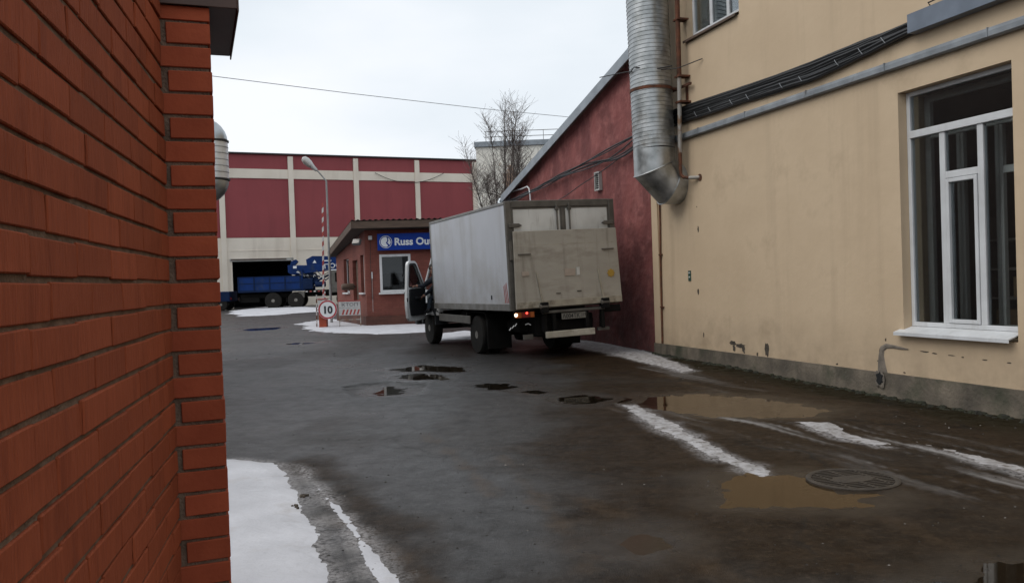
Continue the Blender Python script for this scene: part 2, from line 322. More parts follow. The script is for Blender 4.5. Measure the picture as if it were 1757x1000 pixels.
edgedirt(M['truck_side'], (0.30, 0.27, 0.235), 0.0, 1.0, 0.7, 2.4)
mat('alu_rail', (0.30, 0.295, 0.285), (0.21, 0.205, 0.195), 4, 0.5, metal=0.35)
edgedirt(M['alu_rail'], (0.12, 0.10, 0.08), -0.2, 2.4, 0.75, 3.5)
mat('rear_frame', (0.145, 0.13, 0.11), (0.09, 0.08, 0.068), 5, 0.6, metal=0.2, bump=0.1, bscale=30)
mat('rear_door', (0.72, 0.71, 0.67), (0.50, 0.485, 0.45), 1.4, 0.5, c3=(0.30, 0.27, 0.22), s3=2.2, p3=(0.58, 0.78))
streak(M['rear_door'], (0.22, 0.19, 0.15), 7, 0.8, (0.56, 0.72), 0.7)
mat('lift_plate', (0.420, 0.382, 0.322), (0.345, 0.312, 0.260), 1.3, 0.62, c3=(0.20, 0.165, 0.125), s3=1.4, p3=(0.52, 0.74), bump=0.06, bscale=14, stretch=(0.6, 1, 1.8))
streak(M['lift_plate'], (0.17, 0.14, 0.105), 6, 0.5, (0.55, 0.74), 0.6)
mat('lift_edge', (0.44, 0.40, 0.32), (0.32, 0.285, 0.225), 5, 0.5, metal=0.2, c3=(0.17, 0.145, 0.11), s3=4, p3=(0.52, 0.7))
mat('bar_dirty', (0.52, 0.48, 0.40), (0.36, 0.32, 0.25), 5, 0.6, c3=(0.16, 0.13, 0.09), s3=4, p3=(0.52, 0.68), bump=0.1, bscale=20)
mat('chassis', (0.010, 0.009, 0.008), (0.006, 0.0055, 0.005), 6, 0.9, spec=0.2, bump=0.2, bscale=20)
mat('guard_grey', (0.13, 0.12, 0.105), (0.085, 0.078, 0.068), 5, 0.6, metal=0.2)
mat('tyre', (0.013, 0.012, 0.011), (0.020, 0.018, 0.016), 8, 0.9, spec=0.2, bump=0.2, bscale=40)
mat('rim', (0.26, 0.245, 0.225), (0.16, 0.145, 0.125), 6, 0.6, metal=0.3)
mat('cab_white', (0.84, 0.86, 0.86), (0.80, 0.815, 0.815), 2, 0.3, coat=0.3)
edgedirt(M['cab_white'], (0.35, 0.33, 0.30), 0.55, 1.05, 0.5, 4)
mat('trim_black', (0.016, 0.017, 0.020), None, 5, 0.6)
mat('mirror', (0.85, 0.87, 0.9), None, 3, 0.03, metal=1.0)
mat('lens_amber', (0.42, 0.10, 0.018), (0.3, 0.07, 0.012), 12, 0.3)
mat('lens_red', (0.22, 0.012, 0.010), None, 12, 0.3)
mat('lit_white', (0.9, 0.75, 0.55), None, 3, 0.4, emit=(1.0, 0.72, 0.42, 5.0))
mat('lit_red', (0.7, 0.03, 0.02), None, 3, 0.4, emit=(1.0, 0.06, 0.04, 3.0))
mat('plate_dirty', (0.23, 0.22, 0.19), (0.15, 0.14, 0.12), 9, 0.6)
mat('plate_text', (0.02, 0.02, 0.02), None, 5, 0.6)
mat('sticker_yellow', (0.46, 0.27, 0.03), (0.40, 0.25, 0.05), 12, 0.5)
mat('sticker_pink', (0.42, 0.34, 0.28), (0.37, 0.30, 0.24), 12, 0.5)
mat('skin_tone', (0.46, 0.24, 0.165), (0.40, 0.20, 0.14), 6, 0.55)
mat('jacket', (0.016, 0.020, 0.032), (0.010, 0.013, 0.022), 9, 0.85, bump=0.3, bscale=30)
mat('trousers', (0.035, 0.05, 0.07), (0.025, 0.036, 0.052), 9, 0.85, bump=0.3, bscale=30)
mat('hair', (0.030, 0.020, 0.013), None, 30, 0.7)
mat('eye', (0.03, 0.02, 0.02), None, 30, 0.3)
mat('seat', (0.03, 0.03, 0.034), None, 6, 0.8)
mat('crane_blue', (0.005, 0.029, 0.135), (0.004, 0.020, 0.085), 1.2, 0.6, spec=0.15, c3=(0.03, 0.045, 0.08), s3=2, p3=(0.56, 0.78))
mat('crane_blue_dark', (0.004, 0.016, 0.058), (0.003, 0.012, 0.042), 2, 0.6, spec=0.15)
mat('tarp_snow', (0.75, 0.77, 0.8), (0.6, 0.62, 0.66), 3, 0.8)
mat('grate_iron', (0.050, 0.038, 0.026), (0.032, 0.024, 0.017), 8, 0.7, metal=0.0, bump=0.3, bscale=60)
mat('snow', (0.56, 0.56, 0.59), (0.46, 0.46, 0.485), 2.2, 0.75, bump=0.35, bscale=22, detail=8, c3=(0.40, 0.375, 0.36), s3=2.3, p3=(0.58, 0.85))
mat('snow_dirty', (0.46, 0.45, 0.46), (0.27, 0.255, 0.247), 9, 0.8, bump=0.6, bscale=45, detail=10, c3=(0.10, 0.08, 0.065), s3=14.0, p3=(0.54, 0.66))
mat('crumb', (0.20, 0.185, 0.165), (0.030, 0.026, 0.022), 0.9, 0.8, detail=1, lo=0.56, hi=0.62)
def water(name, tint, silt=0.0):
    """clear shallow water: mirror by Fresnel with its reflection tinted brown, the bottom showing through, clouded by some silt"""
    m = glass(name, tint, 1.0); n = m.node_tree; N = n.nodes; lk = n.links.new
    [q for q in N if q.type == 'FRESNEL'][0].inputs['IOR'].default_value = 1.34
    mxs = [q for q in N if q.type == 'MIX_SHADER'][0]; tr = [q for q in N if q.type == 'BSDF_TRANSPARENT'][0]; gl = [q for q in N if q.type == 'BSDF_GLOSSY'][0]; gl.inputs['Roughness'].default_value = 0.015 + 0.05 * silt; gl.inputs['Color'].default_value = (0.95 - 0.35 * silt, 0.93 - 0.5 * silt, 0.90 - 0.68 * silt, 1)  # gloss colour browned, so the reflection is dulled and tinted by colour
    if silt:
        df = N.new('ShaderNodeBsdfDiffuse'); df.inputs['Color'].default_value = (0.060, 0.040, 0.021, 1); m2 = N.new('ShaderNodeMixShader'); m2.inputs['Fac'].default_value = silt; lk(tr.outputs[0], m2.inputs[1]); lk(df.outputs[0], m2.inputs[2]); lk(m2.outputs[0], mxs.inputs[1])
    return m
water('puddle_silt', (0.7, 0.62, 0.52), 0.4); [q for q in M['puddle_silt'].node_tree.nodes if q.type == 'BSDF_GLOSSY'][0].inputs['Roughness'].default_value = 0.22
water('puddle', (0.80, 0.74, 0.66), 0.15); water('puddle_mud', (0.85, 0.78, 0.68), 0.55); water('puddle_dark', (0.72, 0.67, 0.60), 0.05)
glass('pane', (0.93, 0.95, 0.95), 0.8); glass('pane_dark', (0.42, 0.44, 0.45)); glass('cab_glass', (0.7, 0.75, 0.75))
brick_paint('dark_brick', (0.12, 0.080, 0.064), (0.09, 0.06, 0.048), (0.45, 0.45, 0.45))

# ================================================================== GROUND
P0 = np.array([2.782, 16.459]); WT = np.array([0.3117, -0.9502]); WN = np.array([0.9502, 0.3117])   # long wall on the right: start, run towards us, into wall
def base_z(x, y):
    x = np.asarray(x, float); y = np.asarray(y, float)
    u = (x - P0[0]) * WT[0] + (y - P0[1]) * WT[1]; d = -((x - P0[0]) * WN[0] + (y - P0[1]) * WN[1])
    z = -0.10 * sst(0.0, 8.0, u) * sst(3.5, 0.2, d)
    near = sst(26, 12, y)
    z = z + near * (0.030 * fbm(x * 0.55, y * 0.55, 3, 3) + 0.014 * fbm(x * 2.3, y * 2.3, 9, 3) + 0.009 * fbm(x * 6.1, y * 6.1, 25, 3) + 0.007 * fbm(x * 11, y * 11, 5, 1))
    return z
def poly_sd(x, y, poly):
    """signed distance, negative inside"""
    x = np.asarray(x, float); y = np.asarray(y, float); d2 = np.full(x.shape, 1e9); ins = np.zeros(x.shape, bool); n = len(poly)
    for i in range(n):
        ax, ay = poly[i]; bx, by = poly[(i + 1) % n]; ex, ey = bx - ax, by - ay
        t = np.clip(((x - ax) * ex + (y - ay) * ey) / (ex * ex + ey * ey + 1e-12), 0, 1)
        d2 = np.minimum(d2, (x - ax - t * ex) ** 2 + (y - ay - t * ey) ** 2)
        c = ((ay > y) != (by > y)) & (x < ex * (y - ay) / (by - ay + 1e-12) + ax); ins ^= c
    return np.where(ins, -1, 1) * np.sqrt(d2)
def GP(pts, z=0.0): return [G(a, b, z) for a, b in pts]
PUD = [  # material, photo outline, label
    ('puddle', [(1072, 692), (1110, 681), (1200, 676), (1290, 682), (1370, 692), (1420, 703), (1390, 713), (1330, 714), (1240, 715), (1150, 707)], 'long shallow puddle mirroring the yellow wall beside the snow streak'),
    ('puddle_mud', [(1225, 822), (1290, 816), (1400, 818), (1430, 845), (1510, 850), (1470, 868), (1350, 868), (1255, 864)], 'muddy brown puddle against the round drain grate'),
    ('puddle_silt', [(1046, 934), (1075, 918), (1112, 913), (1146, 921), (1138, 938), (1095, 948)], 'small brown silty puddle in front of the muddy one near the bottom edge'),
    ('puddle', [(1625, 1000), (1660, 978), (1760, 966), (1900, 975), (1900, 1060), (1640, 1060)], 'dark puddle in the bottom right corner mirroring the tall window'),
    ('puddle_dark', [(815, 659), (850, 656), (890, 663), (880, 670), (840, 668)], 'narrow dark puddle beside the truck shadow'),
    ('puddle_dark', [(945, 681), (1000, 676), (1045, 684), (1020, 692), (970, 691)], 'narrow dark puddle at the head of the snow streak'),
    ('puddle', [(668, 634), (720, 626), (800, 630), (790, 638), (720, 641)], 'thin puddle mirroring the red facade, farther of the pair'),
    ('puddle', [(672, 645), (720, 640), (768, 644), (760, 651), (700, 651)], 'thin puddle mirroring the red facade, nearer of the pair'),
    ('puddle', [(640, 668), (665, 660), (695, 664), (690, 674), (655, 676)], 'small puddle standing in the cut asphalt patch'),
    ('puddle_dark', [(428, 565), (450, 562), (478, 561), (468, 565), (440, 567)], 'thin dark puddle on the road left of the barrier'),
    ('puddle_dark', [(497, 589), (520, 587), (540, 588), (525, 590), (502, 591)], 'thin dark puddle before the gatehouse snow'),
    ('puddle_dark', [(895, 672), (925, 668), (950, 672), (925, 676)], 'smallest dark puddle between the two narrow ones'),
]
SNOW = [
    [(300, 800), (388, 786), (430, 788), (482, 796), (512, 850), (545, 910), (572, 1000), (600, 1080), (200, 1080)],
    [(514, 797), (545, 828), (604, 886), (644, 938), (700, 1004), (735, 1060), (668, 1060), (618, 960), (590, 905), (540, 840)],
    [(508, 556), (560, 547), (640, 552), (740, 552), (745, 569), (650, 573), (570, 571), (530, 565)],
    [(976, 586), (1005, 575), (1060, 588), (1120, 606), (1192, 633), (1170, 637), (1110, 624), (1040, 608), (985, 596)],
    [(1062, 692), (1096, 690), (1150, 722), (1235, 768), (1322, 808), (1312, 820), (1262, 802), (1190, 768), (1120, 733)],
    [(1362, 725), (1420, 727), (1482, 748), (1538, 762), (1502, 766), (1430, 749)],
    [(1570, 756), (1640, 768), (1757, 798), (1850, 830), (1850, 842), (1757, 814), (1650, 784)],
    [(395, 534), (440, 528), (520, 526), (555, 529), (548, 534), (480, 540), (405, 543)],
    [(735, 575), (800, 568), (850, 572), (840, 580), (790, 582), (745, 584)]]
HOLE = GP([(583, 662), (640, 655), (738, 654), (726, 668), (690, 680), (606, 680)])
pud = []
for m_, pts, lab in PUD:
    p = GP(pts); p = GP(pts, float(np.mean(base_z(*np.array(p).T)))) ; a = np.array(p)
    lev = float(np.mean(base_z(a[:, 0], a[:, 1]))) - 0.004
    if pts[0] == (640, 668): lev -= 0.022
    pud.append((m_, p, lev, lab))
def gz(x, y):
    x = np.asarray(x, float); y = np.asarray(y, float); z = base_z(x, y)
    z = z - 0.026 * sst(0.02, -0.03, poly_sd(x, y, HOLE) + 0.12 * fbm(x * 5, y * 5, 41, 3))
    for m_, p, lev, lab in pud:
        a = np.array(p); lo, hi = a.min(0) - 1.5, a.max(0) + 1.5
        k = (x > lo[0]) & (x < hi[0]) & (y > lo[1]) & (y < hi[1])
        if not k.any(): continue
        xx, yy = x[k], y[k]; far = float(a[:, 1].mean()); amp = 0.22 if far < 14 else 0.15
        s = poly_sd(xx, yy, p) + amp * fbm(xx * 3.1, yy * 3.1, 77, 5) + 0.26 * fbm(xx * 7.5, yy * 7.5, 55, 4)
        wgt = sst(1.2, 0.35, s) if lab == PUD[0][2] else sst(0.55, 0.0, s); zz = lev + np.clip(s * 0.055, -0.03, 0.03) + 0.009 * fbm(xx * 9, yy * 9, 13, 4)
        z[k] = z[k] * (1 - wgt) + zz * wgt
    return z
def axis_pts(a, b, step, far, grow=1.16):
    r = list(np.arange(a, b + 1e-6, step)); s = step; x = b
    while x < far: s *= grow; x += s; r.append(x)
    return r
xr = axis_pts(0.0, 7.2, 0.045, 700); xl = [-q for q in axis_pts(0.0, 3.2, 0.045, 700)][1:]
yr = axis_pts(4.0, 19.0, 0.045, 30, 1.02); yr = yr + [yr[-1] + q for q in axis_pts(0, 30, 0.6, 1200, 1.14)][1:]
yl = [4.0 - q for q in axis_pts(0.0, 0.5, 0.045, 300)][1:]
X = np.array(sorted(xl) + xr); Y = np.array(sorted(yl) + yr)
XX, YY = np.meshgrid(X, Y); xf, yf = XX.ravel(), YY.ravel(); zf = gz(xf, yf)
nx, ny = len(X), len(Y)
ii, jj = np.meshgrid(np.arange(nx - 1), np.arange(ny - 1)); k0 = (jj * nx + ii).ravel()
quads = np.stack([k0, k0 + 1, k0 + 1 + nx, k0 + nx], 1)
def grid_mesh(name, co, quads):
    me = bpy.data.meshes.new(name); me.vertices.add(len(co)); me.vertices.foreach_set('co', np.ascontiguousarray(co, dtype=np.float32).ravel())
    me.loops.add(quads.size); me.loops.foreach_set('vertex_index', quads.astype(np.int32).ravel())
    me.polygons.add(len(quads)); me.polygons.foreach_set('loop_start', (np.arange(len(quads)) * 4).astype(np.int32))
    me.update(calc_edges=True); me.polygons.foreach_set('use_smooth', np.ones(len(quads), bool)); return me
gme = grid_mesh('ground', np.stack([xf, yf, zf], 1), quads)
def attr(me, name, val):
    a = me.attributes.new(name, 'FLOAT', 'POINT'); a.data.foreach_set('value', np.ascontiguousarray(np.clip(val, 0, 1), dtype=np.float32))
def soft(px, wdt, amp=0.0, f=2.0, s=1):
    return sst(wdt, -wdt, poly_sd(xf, yf, GP(px)) + amp * 2 * fbm(xf * f, yf * f, s, 4))
# brown silt washed over the right half of the yard, tyre paths at the left, slush film
mud = np.maximum(soft([(905, 560), (960, 640), (930, 720), (900, 800), (930, 900), (960, 1060), (2400, 1060), (2400, 640), (1127, 600)], 0.55, 0.7, 1.3, 4), 0.85 * soft([(470, 795), (530, 785), (640, 830), (760, 940), (840, 1060), (700, 1060), (600, 900)], 0.18, 0.35, 2.4, 8))
mud = np.maximum(mud, 0.32 * sst(0.04, 0.16, fbm(xf * 0.5, yf * 0.35, 21, 4)) * sst(30, 18, yf))
ux = xf * WT[0] + yf * WT[1]; vx = xf * WN[0] + yf * WN[1]
strk = fbm(ux * 0.7, vx * 7.0, 31, 5)
frost = soft([(1075, 700), (1200, 712), (1380, 716), (1560, 735), (1800, 770), (1900, 860), (1600, 850), (1500, 800), (1350, 760), (1250, 735)], 0.25, 0.3, 1.5, 6) * sst(-0.02, 0.16, strk)
frost = np.maximum(frost, 0.8 * soft([(478, 798), (520, 800), (600, 890), (690, 1000), (740, 1060), (600, 1060), (560, 960), (512, 850)], 0.06, 0.10, 5, 12) * sst(-0.12, 0.14, fbm(xf * 9, yf * 9, 14, 4)))
frost = np.maximum(frost, 0.5 * soft([(1100, 600), (1190, 636), (1330, 668), (1250, 668), (1090, 640)], 0.2, 0.3, 2, 6) * sst(0.0, 0.2, strk))
patch = sst(0.01, -0.02, poly_sd(xf, yf, HOLE) + 0.12 * fbm(xf * 5, yf * 5, 41, 3))
patch = np.maximum(patch, 0.0)
wet = np.zeros_like(xf)
for m_, p, lev, lab in pud: wet = np.maximum(wet, sst(0.45, 0.02, poly_sd(xf, yf, p) + 0.3 * fbm(xf * 2.5, yf * 2.5, 77, 4)))
dwall = -((xf - P0[0]) * WN[0] + (yf - P0[1]) * WN[1])
silt = sst(1.1, 0.2, np.abs(dwall) + 0.8 * fbm(xf * 1.5, yf * 1.5, 63, 4)) * sst(-11, -9, (xf - P0[0]) * WT[0] + (yf - P0[1]) * WT[1])
def line_d(px):
    p = GP(px); d2 = np.full(xf.shape, 1e9)
    for (ax, ay), (bx, by) in zip(p[:-1], p[1:]):
        ex, ey = bx - ax, by - ay; t = np.clip(((xf - ax) * ex + (yf - ay) * ey) / (ex * ex + ey * ey), 0, 1); d2 = np.minimum(d2, (xf - ax - t * ex) ** 2 + (yf - ay - t * ey) ** 2)
    return np.sqrt(d2)
sand = np.zeros_like(xf)
for ln_, wd_ in (([(1000, 855), (1040, 875), (1090, 900)], .09), ([(1120, 925), (1190, 955), (1280, 1010)], .12), ([(730, 745), (790, 790), (850, 850)], .07), ([(860, 780), (900, 830), (960, 900), (1010, 980)], .10), ([(600, 900), (690, 960), (760, 1010)], .14), ([(1480, 880), (1560, 905), (1680, 960)], .12), ([(1130, 640), (1230, 668)], .12), ([(850, 660), (960, 690), (1060, 700)], .10)):
    sand = np.maximum(sand, sst(wd_, 0.0, line_d(ln_) + .25 * fbm(xf * 4, yf * 4, 19, 4)))
for pk_, ex_ in ((0, .55), (1, .45), (2, .35)): sand = np.maximum(sand, .8 * sst(ex_, -.02, poly_sd(xf, yf, pud[pk_][1]) + .8 * fbm(xf * 3, yf * 3, 29, 4)))
dust = np.zeros_like(xf)
for sp_ in SNOW:
    pg = GP(sp_); fy = np.mean([q[1] for q in pg])
    hw_, hs_ = ((.15, .9), (.10, .9), (0, 0), (.12, .8), (.10, .85), (.05, .8), (.05, .6), (0, 0), (.2, .8))[SNOW.index(sp_)]
    if fy < 20: dust = np.maximum(dust, hs_ * sst(hw_, -.06, poly_sd(xf, yf, pg) + .25 * fbm(xf * 4, yf * 4, 37, 4)))
attr(gme, 'dust', dust); attr(gme, 'sand', sand); attr(gme, 'mud', mud); attr(gme, 'frost', frost); attr(gme, 'patch', patch); attr(gme, 'wet', wet); attr(gme, 'silt', silt)
def ground_mat():
    m = bpy.data.materials.new('wet_asphalt'); m.use_nodes = True; n = m.node_tree; N = n.nodes; lk = n.links.new; b = N['Principled BSDF']
    t = N.new('ShaderNodeTexCoord')
    def noise(s, d=6, r=0.6, st=None):
        q = N.new('ShaderNodeTexNoise'); q.inputs['Scale'].default_value = s; q.inputs['Detail'].default_value = d; q.inputs['Roughness'].default_value = r
        lk(t.outputs['Object'], q.inputs['Vector']); return q.outputs['Fac']
    def ramp(f, a, b_, ca, cb):
        q = N.new('ShaderNodeValToRGB'); q.color_ramp.elements[0].position = a; q.color_ramp.elements[1].position = b_
        q.color_ramp.elements[0].color = (*ca, 1); q.color_ramp.elements[1].color = (*cb, 1); lk(f, q.inputs['Fac']); return q.outputs['Color']
    def mixc(f, a, b_):
        q = N.new('ShaderNodeMixRGB'); lk(f, q.inputs['Fac']); lk(a, q.inputs['Color1'])
        if isinstance(b_, tuple): q.inputs['Color2'].default_value = (*b_, 1)
        else: lk(b_, q.inputs['Color2'])
        return q.outputs['Color']
    def at(nm):
        q = N.new('ShaderNodeAttribute'); q.attribute_name = nm; return q.outputs['Fac']
    def math_(op, a, b_):
        q = N.new('ShaderNodeMath'); q.operation = op; q.use_clamp = op != 'SUBTRACT'
        for i, v in enumerate((a, b_)):
            if isinstance(v, (int, float)): q.inputs[i].default_value = v
            else: lk(v, q.inputs[i])
        return q.outputs[0]
    big = noise(0.45, 7); mid = noise(3.2, 8, 0.65); fine = noise(55, 5, 0.7); grit = noise(150, 3, 0.6)
    asp = ramp(mid, 0.34, 0.66, (0.021, 0.0200, 0.0195), (0.048, 0.0465, 0.0460)); asp = mixc(ramp(noise(11, 6, 0.7), 0.48, 0.64, (0, 0, 0), (0.55, 0.55, 0.55)), asp, (0.016, 0.0135, 0.012))
    grn = noise(17, 9, 0.75)
    asp = mixc(ramp(grn, 0.50, 0.62, (0, 0, 0), (0.75, 0.75, 0.75)), asp, (0.068, 0.066, 0.065))
    asp = mixc(ramp(fine, 0.42, 0.72, (0, 0, 0), (0.6, 0.6, 0.6)), asp, (0.074, 0.072, 0.071))
    mudc = ramp(mid, 0.30, 0.68, (0.010, 0.0065, 0.004), (0.032, 0.0205, 0.012))
    mudc = mixc(ramp(grn, 0.50, 0.62, (0, 0, 0), (0.7, 0.7, 0.7)), mudc, (0.048, 0.032, 0.019)); mudc = mixc(ramp(grit, 0.56, 0.72, (0, 0, 0), (0.5, 0.5, 0.5)), mudc, (0.07, 0.053, 0.038))
    c = mixc(at('mud'), asp, mudc)
    c = mixc(math_('MULTIPLY', at('silt'), ramp(mid, 0.3, 0.6, (0.5,) * 3, (1, 1, 1))), c, (0.020, 0.017, 0.010))
    c = mixc(math_('MULTIPLY', at('sand'), ramp(noise(9, 6, 0.7), 0.35, 0.6, (0.15,) * 3, (0.85,) * 3)), c, (0.056, 0.037, 0.022))
    c = mixc(at('patch'), c, ramp(fine, 0.4, 0.7, (0.020, 0.018, 0.016), (0.05, 0.045, 0.04)))
    c = mixc(ramp(big, 0.52, 0.66, (0, 0, 0), (0.35, 0.35, 0.35)), c, (0.040, 0.036, 0.032))
    mpf = N.new('ShaderNodeMapping'); mpf.vector_type = 'TEXTURE'; mpf.inputs['Rotation'].default_value = (0, 0, math.atan2(WT[1], WT[0])); mpf.inputs['Scale'].default_value = (2.2, 0.10, 1); lk(t.outputs['Object'], mpf.inputs['Vector'])
    nf = N.new('ShaderNodeTexNoise'); nf.inputs['Scale'].default_value = 1.0; nf.inputs['Detail'].default_value = 8; nf.inputs['Roughness'].default_value = 0.65; lk(mpf.outputs[0], nf.inputs['Vector'])
    fr = math_('MULTIPLY', at('frost'), ramp(nf.outputs['Fac'], 0.40, 0.62, (0.12,) * 3, (1, 1, 1)))
    c = mixc(math_('MULTIPLY', at('wet'), 0.6), c, (0.017, 0.0125, 0.0085))
    vo = N.new('ShaderNodeTexVoronoi'); vo.feature = 'DISTANCE_TO_EDGE'; vo.inputs['Scale'].default_value = 0.42
    wv = N.new('ShaderNodeVectorMath'); wv.operation = 'SCALE'; wv.inputs['Scale'].default_value = 0.55
    nv = N.new('ShaderNodeTexNoise'); nv.inputs['Scale'].default_value = 1.9; nv.inputs['Detail'].default_value = 7; lk(t.outputs['Object'], nv.inputs['Vector']); lk(nv.outputs['Color'], wv.inputs[0])
    av = N.new('ShaderNodeVectorMath'); av.operation = 'ADD'; lk(t.outputs['Object'], av.inputs[0]); lk(wv.outputs[0], av.inputs[1]); lk(av.outputs[0], vo.inputs['Vector'])
    crk = math_('MULTIPLY', ramp(vo.outputs['Distance'], 0.002, 0.012, (0.9, 0.9, 0.9), (0, 0, 0)), ramp(big, 0.44, 0.54, (0, 0, 0), (1, 1, 1)))
    c = mixc(crk, c, (0.014, 0.012, 0.010))
    spk = noise(23, 2, 0.5); c = mixc(ramp(spk, 0.70, 0.74, (0, 0, 0), (0.7, 0.7, 0.7)), c, (0.022, 0.02, 0.018))
    c = mixc(math_('MULTIPLY', fr, 0.6), c, (0.34, 0.325, 0.315))
    du = math_('MULTIPLY', at('dust'), ramp(noise(30, 8, 0.75), 0.40, 0.56, (0.0,) * 3, (1, 1, 1))); c = mixc(math_('MULTIPLY', du, 0.85), c, (0.40, 0.385, 0.385))
    lk(c, b.inputs['Base Color'])
    rg = N.new('ShaderNodeMapRange'); rg.inputs['From Min'].default_value = 0.35; rg.inputs['From Max'].default_value = 0.65; rg.inputs['To Min'].default_value = 0.27; rg.inputs['To Max'].default_value = 0.43; lk(big, rg.inputs['Value'])
    r1 = math_('SUBTRACT', rg.outputs[0], math_('MULTIPLY', at('wet'), 0.16)); r1 = math_('ADD', r1, math_('MULTIPLY', fr, 0.3)); r1 = math_('ADD', r1, math_('MULTIPLY', at('mud'), 0.09)); lk(r1, b.inputs['Roughness'])
    b.inputs['IOR'].default_value = 1.42
    sp = math_('SUBTRACT', ramp(noise(6, 8, 0.7), 0.36, 0.64, (0.34,) * 3, (0.66,) * 3), math_('MULTIPLY', at('mud'), 0.22)); sp = math_('SUBTRACT', sp, math_('MULTIPLY', at('patch'), 0.28)); sp = math_('SUBTRACT', sp, math_('MULTIPLY', at('silt'), 0.2)); sp = math_('ADD', sp, math_('MULTIPLY', at('wet'), 0.2)); lk(sp, b.inputs['Specular IOR Level'])
    bp = N.new('ShaderNodeBump'); bp.inputs['Strength'].default_value = 0.8; bp.inputs['Distance'].default_value = 0.012
    add = math_('ADD', math_('MULTIPLY', fine, 0.6), math_('MULTIPLY', grit, 0.35)); lk(add, bp.inputs['Height']); lk(bp.outputs[0], b.inputs['Normal'])
    # water film covers only part of the rough surface: the rest stays matt
    df = N.new('ShaderNodeBsdfDiffuse'); df.inputs['Roughness'].default_value = 0.6; lk(c, df.inputs['Color']); lk(bp.outputs[0], df.inputs['Normal']); ms = N.new('ShaderNodeMixShader')
    cov = ramp(noise(4.5, 9, 0.72), 0.34, 0.66, (0.62,) * 3, (0.90,) * 3); cov = math_('MULTIPLY', cov, math_('SUBTRACT', 1.0, math_('MULTIPLY', at('mud'), 0.45)))
    cov = math_('MULTIPLY', cov, math_('SUBTRACT', 1.0, math_('MULTIPLY', at('dust'), 0.7))); cov = math_('ADD', cov, math_('MULTIPLY', at('wet'), 0.35))
    lk(cov, ms.inputs['Fac']); lk(df.outputs[0], ms.inputs[1]); lk(b.outputs[0], ms.inputs[2]); lk(ms.outputs[0], N['Material Output'].inputs['Surface'])
    return m
go = link('ground', gme, ground_mat()); tag(go, 'wet cracked asphalt yard with brown silt and tyre paths', kind='structure')

# puddles: level sheets of water lying in the hollows
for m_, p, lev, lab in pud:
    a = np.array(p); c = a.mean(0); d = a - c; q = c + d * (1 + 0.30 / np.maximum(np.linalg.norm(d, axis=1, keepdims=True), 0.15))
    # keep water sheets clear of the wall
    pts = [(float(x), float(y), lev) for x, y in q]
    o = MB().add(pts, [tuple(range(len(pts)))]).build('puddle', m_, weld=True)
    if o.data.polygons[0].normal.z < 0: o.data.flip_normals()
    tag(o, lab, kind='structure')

# ------------------------------------------------------------------ snow
def snow(pts, label, m_='snow', th=0.03, step=0.035, amp=0.16, f=4.0, sl=0.22, seed=5, ragged=0.0, bias=0.0, tread=0.0):
    p = GP(pts); a = np.array(p); z0 = float(np.mean(base_z(a[:, 0], a[:, 1]))); p = GP(pts, z0); a = np.array(p)
    lo, hi = a.min(0) - 0.35, a.max(0) + 0.35
    xs = np.arange(lo[0], hi[0], step); ys = np.arange(lo[1], hi[1], step); gx, gy = np.meshgrid(xs, ys); x, y = gx.ravel(), gy.ravel()
    s = poly_sd(x, y, p) + amp * 2 * fbm(x * f, y * f, seed, 5)
    if ragged: s = s + ragged * 2 * fbm(x * 13, y * 13, seed + 3, 4)
    s = s - bias
    if tread:
        a0, a1 = np.array(G(514, 797)), np.array(G(700, 1004)); dv = (a1 - a0) / np.linalg.norm(a1 - a0); al = x * dv[0] + y * dv[1]
        s = s + tread * (np.sin(al * 2 * math.pi / 0.085 + 3 * fbm(x * 2, y * 2, 91, 2)) > 0) * sst(-0.02, 0.08, fbm(x * 1.6, y * 1.6, 93, 3))
    h = np.clip(-s * sl, -0.02, th) + np.where(s < 0.02, 0.25 * th * fbm(x * 5, y * 5, seed + 9, 4) + 0.25 * th * fbm(x * 22, y * 22, seed + 6, 2), 0) - 0.003
    z = gz(x, y) + h; n_ = len(xs)
    i_, j_ = np.meshgrid(np.arange(n_ - 1), np.arange(len(ys) - 1)); k_ = (j_ * n_ + i_).ravel(); q = np.stack([k_, k_ + 1, k_ + 1 + n_, k_ + n_], 1)
    keep = (h[q] > -0.012).any(1); q = q[keep]; used, inv = np.unique(q, return_inverse=True)
    me = grid_mesh('snow', np.stack([x, y, z], 1)[used], inv.reshape(q.shape)); o = link('snow', me, m_); return tag(o, label, kind='stuff')
snow(SNOW[0], 'flat white snow sheet beside the foot of the brick pier', th=0.022, amp=0.05, step=0.022, ragged=0.03, sl=0.14)
snow(SNOW[1], 'narrow white snow ridge between tyre tracks near the brick pier', th=0.016, amp=0.014, step=0.016, f=6, ragged=0.02, sl=0.10)
snow(SNOW[2], 'snow bank along the foot of the gatehouse', th=0.04, step=0.08, amp=0.45, f=1.2, sl=0.08, ragged=0.15)
snow(SNOW[3], 'grey snow strip along the foot of the dark red wall', 'snow_dirty', th=0.035, amp=0.08, step=0.03, f=2.5, ragged=0.06, sl=0.09)
snow(SNOW[4], 'long dirty snow streak running from the puddle to the drain grate', 'snow_dirty', th=0.014, amp=0.05, step=0.017, f=3, ragged=0.05, sl=0.07, bias=0.02)
snow(SNOW[5], 'short snow streak in the mud between puddle and window wall', 'snow_dirty', th=0.012, amp=0.05, step=0.017, f=3, ragged=0.05, sl=0.07, seed=15, bias=0.02)
snow(SNOW[6], 'thin frozen snow trail running out of the right edge', 'snow_dirty', th=0.010, amp=0.08, step=0.02, f=3, ragged=0.07, sl=0.07, seed=25)
snow(SNOW[7], 'snow lying on the ground under the blue crane truck', th=0.09, step=0.2, amp=0.9, f=0.5, sl=0.1)
snow(SNOW[8], 'snow patch on the ground beside the front wheel of the box truck', 'snow', th=0.05, step=0.06, amp=0.3, f=1.6, seed=31)
